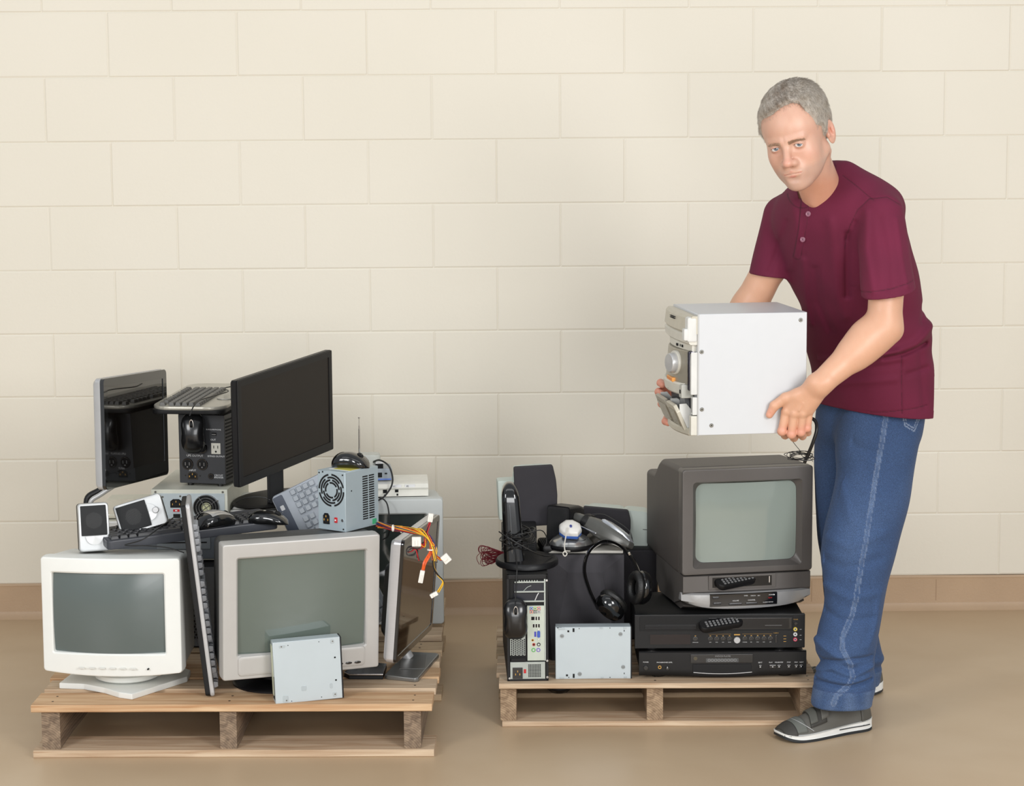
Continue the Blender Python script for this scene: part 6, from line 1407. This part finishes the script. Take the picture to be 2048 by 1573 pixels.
# ---------------------------------------------------------------- shoes
def shoe(heel, toe, mirror=1):
    a, b = Vector((*heel, 0)), Vector((*toe, 0)); ex = (b-a).normalized(); L_ = (b-a).length; M_ = lie(ex, Vector((0, 0, 1)).cross(ex), (a.x, a.y, 0)); k = L_/.295
    T = PERSON.matrix_world.inverted() @ M_ @ Matrix.Scale(k, 4)
    up = mat('shoe_grey_leather', (92, 90, 84), .6, var=.05, bump=.2, bscale=900); cap = mat('shoe_toe_suede', (100, 102, 96), .75, var=.04, bump=.3, bscale=1400); md = mat('midsole_white', (228, 228, 224), .5); os_ = mat('outsole_dark', (40, 42, 44), .6); dkg = mat('shoe_dark_panel', (58, 56, 52), .7)
    S_ = [(0, .016, .050, .0), (.005, .027, .078, 0), (.018, .034, .094, 0), (.04, .0385, .098, 0), (.07, .0385, .099, 0), (.10, .0400, .102, 0), (.125, .0420, .098, .001), (.15, .0440, .086, .002), (.18, .0465, .072, .003), (.21, .048, .062, .004), (.24, .0465, .054, .004), (.265, .042, .046, .003), (.283, .035, .037, .002), (.294, .022, .027, 0)]
    def ringat(u, w, h, o, z0=.018, grow=0):
        P = []
        for j in range(32):
            t = 2*PI*j/32; c, s_ = math.cos(t), math.sin(t)
            y = (w+grow)*math.copysign(abs(c)**.75, c)*(1-.28*max(0, s_)**1.5); z = z0+(h-z0+grow)*max(0, s_)**.85 if s_ > 0 else z0+.012*s_*.3
            P.append((u, y+o, z))
        return P
    root = MB(T); 
    R = [ringat(*s_) for s_ in S_]; D = crom([np.array(r).ravel() for r in R], 4); R = [[tuple(p) for p in d.reshape(-1, 3)] for d in D]
    root.rings(R, up, True, True); o = root.build('shoe', PERSON, smooth=60)
    # outline of the sole
    OL = [(u, w+.0035, o_) for u, w, h, o_ in S_]; right = [(u, w+o_) for u, w, o_ in OL]; left = [(u, -w+o_) for u, w, o_ in reversed(OL)]; loop = [(-.004, 0)]+right+[(.2985, 0)]+left
    loop = [tuple(p[:2]) for p in crom([(x, y) for x, y in loop+[loop[0]]], 3)[:-1]]
    rise = lambda u: .012*max(0, (u-.24)/.058)**2+.004*max(0, (.02-u)/.02)
    thk = lambda u: .030-.012*min(1, max(0, u/.24))-.006*max(0, (u-.24)/.058)
    def soleR(zf, g): return [(u*1.0+(g if u > .15 else -g)*(.5 if abs(y) < .02 else .1), y+math.copysign(g, y)*.8, zf(u)) for u, y in loop]
    m = MB(T); m.rings([soleR(lambda u: .0075+rise(u), -.002), soleR(lambda u: .009+rise(u), 0), soleR(lambda u: thk(u)+rise(u), 0), soleR(lambda u: thk(u)+.002+rise(u), -.002)], md, False, True); m.build('midsole', o, smooth=35)
    m = MB(T); m.rings([soleR(lambda u: rise(u), -.003), soleR(lambda u: .001+rise(u), -.001), soleR(lambda u: .0075+rise(u), -.0008), soleR(lambda u: .008+rise(u), -.003)], os_, True, False); m.build('outsole', o, smooth=35)
    m = MB(T)   # stripe on the white midsole near the heel
    for sgn in (1, -1): m.tube([(u, sgn*(float(np.interp(u, [s_[0] for s_ in S_], [s_[1] for s_ in S_]))+.0056), .0190) for u in (.018, .04, .07, .10, .125)], .0014, os_, 6, 3)
    m.build('midsole_stripe', o)
    def band(u0, u1, g, m_, name, a0=0, a1=16, sk=0.):
        R_ = []
        for i in range(9):
            t = i/8; u = u0+(u1-u0)*t; row = []
            for j in range(a0, a1+1):
                uu = u+sk*(j-8)/8*mirror
                w, h, o_ = [float(np.interp(uu, [s_[0] for s_ in S_], [s_[q] for s_ in S_])) for q in (1, 2, 3)]
                row.append(ringat(uu, w, h, o_, grow=g)[j])
            R_.append(row)
        mb = MB(T); mb.rings(R_, m_, False, False, closed=False); ob = mb.build(name, o, smooth=60); so = ob.modifiers.new('t', 'SOLIDIFY'); so.thickness = .0025; so.offset = 0; return ob
    band(.150, .205, .0022, dkg, 'strap_under', 2, 14, -.02); band(.140, .166, .0050, up, 'strap', 3, 13, -.025); band(.182, .206, .0055, mat('strap_grey', (84, 84, 78), .6, bump=.2), 'strap', 3, 13, -.02)
    band(.232, .262, .0022, cap, 'toe_panel', 1, 15); band(.262, .2925, .0028, dkg, 'toe_cap', 0, 16); band(.004, .045, .0024, mat('heel_panel', (80, 78, 72), .6), 'heel_panel', 0, 16)
    m = MB(T)
    def sp(u, j, g): 
        w, h, o_ = [float(np.interp(u, [s_[0] for s_ in S_], [s_[q] for s_ in S_])) for q in (1, 2, 3)]; a = ringat(u, w, h, o_, grow=g); j0 = int(j); f_ = j-j0; return tuple(np.array(a[j0 % 32])*(1-f_)+np.array(a[(j0+1) % 32])*f_)
    m.tube([sp(.214, 1.0, .0030), sp(.226, 2.2, .0030), sp(.236, 3.6, .0032), sp(.243, 5, .0034), sp(.247, 6.5, .0034), sp(.249, 8, .0034), sp(.247, 9.5, .0034), sp(.243, 11, .0034), sp(.236, 12.4, .0032), sp(.226, 13.8, .0030), sp(.214, 15.0, .0030)], .0009, silver, 6, 5); m.build('piping', o)
    m = MB(T); m.lathe([(.030, .085), (.036, .10), (.034, .104), (.026, .104), (.024, .08)], dkg, Tr(.062, 0, 0), n=28, sx=1.2, sy=.85); m.build('collar', o)
    return o
shoe((.995, 5.530), (.745, 5.412)); shoe((1.090, 5.850), (.872, 5.985))
# ================================================================ stereo system in his hands
X = pose(.643, 5.20, .837, .123)
t = thing('stereo_system', 'white cabinet stereo system with champagne front held in the man\'s hands', 'stereo', X)
w, d, h = .272, .285, .297
cab = mat('white_laminate', (200, 202, 204), .4, var=.008)
mb = MB(); mb.box(-w/2, w/2, 0, d, 0, h, cab, .0012, 1)
mb.box(-w/2-.0002, -w/2+.0035, -.0006, .002, 0, h, mat('seam_grey', (180, 180, 178), .5)); mb.build('cabinet', t)
mb = MB()
for x, z in ((-.126, .205), (-.125, .064), (-.101, .024), (.120, .278)): mb.disc(x, z, .0050, -.0024, .001, mat('screw_head', (150, 148, 140), .3, .8), 20, bev=.0012); mb.disc(x, z, .0018, -.0028, -.002, dark, 6)
mb.build('screws', t)
FR = Tr(-w/2, d/2, 0) @ Matrix.Rotation(-PI/2, 4, 'Z')
ch = mat('champagne_plastic', (186, 180, 164), .35, .15); chl = mat('pale_champagne', (206, 203, 192), .4, .1); tp = mat('taupe_panel', (150, 144, 130), .28, .3); wp = mat('panel_white', (208, 208, 204), .4)
def strip(mb, x0, x1, z0, z1, dep, m_, bul=.028, top=0., n=18, bev=.003, back=.0):
    R = []
    for i in range(n+1):
        x = x0+(x1-x0)*i/n; f_ = 1-(x/(.145))**2; y = -dep-bul*max(0, f_); e = min(bev, dep*.4)
        R.append([(x, back, z0), (x, y+e, z0), (x, y, z0+e), (x, y+top, z1-e), (x, y+top+e, z1), (x, back, z1)])
    mb.rings(R, m_, True, True, FR)
D2 = d/2
mb = MB(); strip(mb, -D2, D2, .248, .292, .022, ch, .012, top=.004, bev=.006); strip(mb, -D2*.98, D2*.98, .222, .248, .020, chl, .010, top=-.002, bev=.004); mb.build('disc_changer', t, smooth=30)
mb = MB(); mb.box(D2-.030, D2+.001, -.026, .0, .228, .290, wp, .006, M=FR); mb.box(D2-.024, D2-.001, -.034, -.008, .232, .262, wp, .004, M=FR); mb.build('end_block', t)
mb = MB()
for z in (.281, .277):
    for k in range(4): mb.box(-.02+k*.013, -.011+k*.013, -.0350, -.030, z-.001, z+.0006, dark, M=FR)
mb.build('changer_marks', t)
mb = MB(); strip(mb, -D2*.94, D2*.90, .204, .222, .006, chl, .022, bev=.003); 
for k in range(3): mb.box(.03+k*.018, .042+k*.018, -.0295+.0045*k, -.024, .210, .216, dark, M=FR)
mb.build('tray_keys', t, smooth=30)
mb = MB(); strip(mb, -D2*.96, D2*.80, .120, .204, .006, tp, .036, top=.006, bev=.004); mb.build('tuner_panel', t, smooth=30)
mb = MB(); mb.box(D2*.80, D2*.90, -.020, 0, .108, .206, mat('dark_chrome', (60, 58, 66), .15, .9), .004, M=FR); mb.build('chrome_band', t)
mb = MB(); mb.prism([(D2*.9, .10), (D2, .10), (D2, .205), (D2*.93, .200), (D2*.89, .18)], -.016, .0, wp, FR, bev=.002); mb.build('side_cheek', t)
KM = FR @ Tr(.052, -.036, .170) @ Matrix.Rotation(PI/2, 4, 'X') @ Matrix.Rotation(.25, 4, 'Y')
mb = MB(); mb.lathe([(.030, -.004), (.030, .002), (.0285, .004)], chl, KM, n=36); mb.lathe([(.0245, .0), (.0245, .014), (.022, .018), (.0, .019)], silver, KM, n=36); mb.build('volume_knob', t)
mb = MB(); mb.box(-.010, .055, -.0445, -.03, .122, .133, mat('amber_display', (232, 156, 66), .35), .002, M=FR @ Matrix.Rotation(0, 4, 'X'))
for k in range(4): mb.box(-.004+k*.014, .004+k*.014, -.0450, -.04, .1245, .1305, mat('amber_dark', (196, 112, 40), .4), M=FR)
mb.build('amber_label', t)
mb = MB(); strip(mb, -D2*.92, D2*.74, .094, .124, .012, chl, .032, top=-.004, bev=.004)
for k in range(5): mb.box(-.02+k*.018, -.008+k*.018, -.0445+.0035*abs(k-1), -.03, .1005, .1022, dark, M=FR)
for k in range(4): mb.box(.0+k*.018, .012+k*.018, -.0435+.0040*k, -.03, .1105, .1120, dark, M=FR)
mb.build('control_strip', t, smooth=30)
mb = MB(); mb.box(D2*.60, D2*.80, -.034, -.004, .088, .122, mat('grey_jack_block', (168, 168, 160), .35), .003, M=FR); mb.disc(D2*.72, .104, .005, -.0355, -.03, dark, 14, FR); mb.build('jack_block', t)
mb = MB(); mb.box(-D2*.95, D2*.82, -.006, 0, .012, .092, mat('deck_recess', (46, 46, 50), .4), M=FR)
mb.lathe([(.034, -.02), (.034, .02)], mat('deck_grey', (130, 130, 132), .3, .3), FR @ Tr(.045, .004, .058) @ Matrix.Rotation(PI/2, 4, 'X') @ Matrix.Rotation(0, 4, 'Y'), n=30); mb.build('cassette_bay', t)
for nm, x0, x1, m_ in (('cassette_door', -D2*.92, -.004, tp), ('cassette_door', .004, D2*.72, ch)):
    o = MB(); DM = FR @ Tr(0, -.014, .010) @ Matrix.Rotation(math.radians(24), 4, 'X')
    xc, hw = (x0+x1)/2, (x1-x0)/2
    pr = [(x0, .0), (x1, .0), (x1+.0, .050), (x1-.006, .068), (x0+.006, .068), (x0, .05)]
    o.prism(pr, -.010, .0, m_, DM, bev=.002); o.prism([(x0+.012, .012), (x1-.012, .012), (x1-.012, .054), (x0+.012, .054)], -.012, -.009, mat('door_window', (120, 114, 100), .2, .3), DM, bev=.001)
    for xs in (x0+.001, x1-.004): o.prism([(y, z) for y, z in ((-.001, .0), (-.001, .05), (.006, .066), (.022, .060), (.030, .03), (.018, .004))], xs, xs+.003, wp, DM @ Matrix.Rotation(PI/2, 4, 'Z') @ Matrix.Scale(-1, 4, (0, 1, 0)), bev=.0006)
    o.build(nm, t)
mb = MB(); strip(mb, -D2*.9, D2*.84, -.004, .014, .010, ch, .024, bev=.004); mb.build('base_strip', t, smooth=30)
mb = MB(); mb.box(D2-.020, D2, -.012, 0, .050, .094, wp, .002, M=FR); mb.box(D2-.020, D2, -.016, 0, .0, .048, chl, .002, M=FR); mb.box(D2-.012, D2-.010, -.0125, -.01, .055, .09, dark, M=FR); mb.build('lower_cheek', t)
# power lead and aerial wire hanging behind
mb = MB(X.inverted()); mb.tube([W3(1612, 845, 5.36), W3(1624, 838, 5.34), W3(1632, 846, 5.33), W3(1633, 862, 5.32), W3(1626, 885, 5.32), W3(1618, 905, 5.33), W3(1609, 926, 5.34)], .0044, cord, 10, 8); mb.build('power_lead', t)
mb = MB(X.inverted()); r_ = random.Random(9); c0 = Vector(W3(1600, 910, 5.335))
P = [W3(1580, 872, 5.30), W3(1583, 880, 5.31), W3(1592, 892, 5.32), W3(1600, 902, 5.33), W3(1606, 914, 5.335)]
for k in range(9):
    a0 = r_.uniform(-.3, .5); rx, rz = r_.uniform(.022, .040), r_.uniform(.006, .012); cc = c0+Vector((r_.uniform(-.006, .006)-.002, 0, r_.uniform(-.005, .004)))
    for j in range(7): a = 2*PI*j/7+r_.uniform(-.2, .2); P.append(tuple(cc+Vector((rx*math.cos(a)*math.cos(a0)+rz*math.sin(a)*math.sin(a0), .008*math.sin(a+k), -rx*math.cos(a)*math.sin(a0)*.55+rz*math.sin(a)))))
P.append(W3(1626, 924, 5.34))
mb.tube(P, .0008, cord, 6, 5); mb.build('aerial_wire', t)
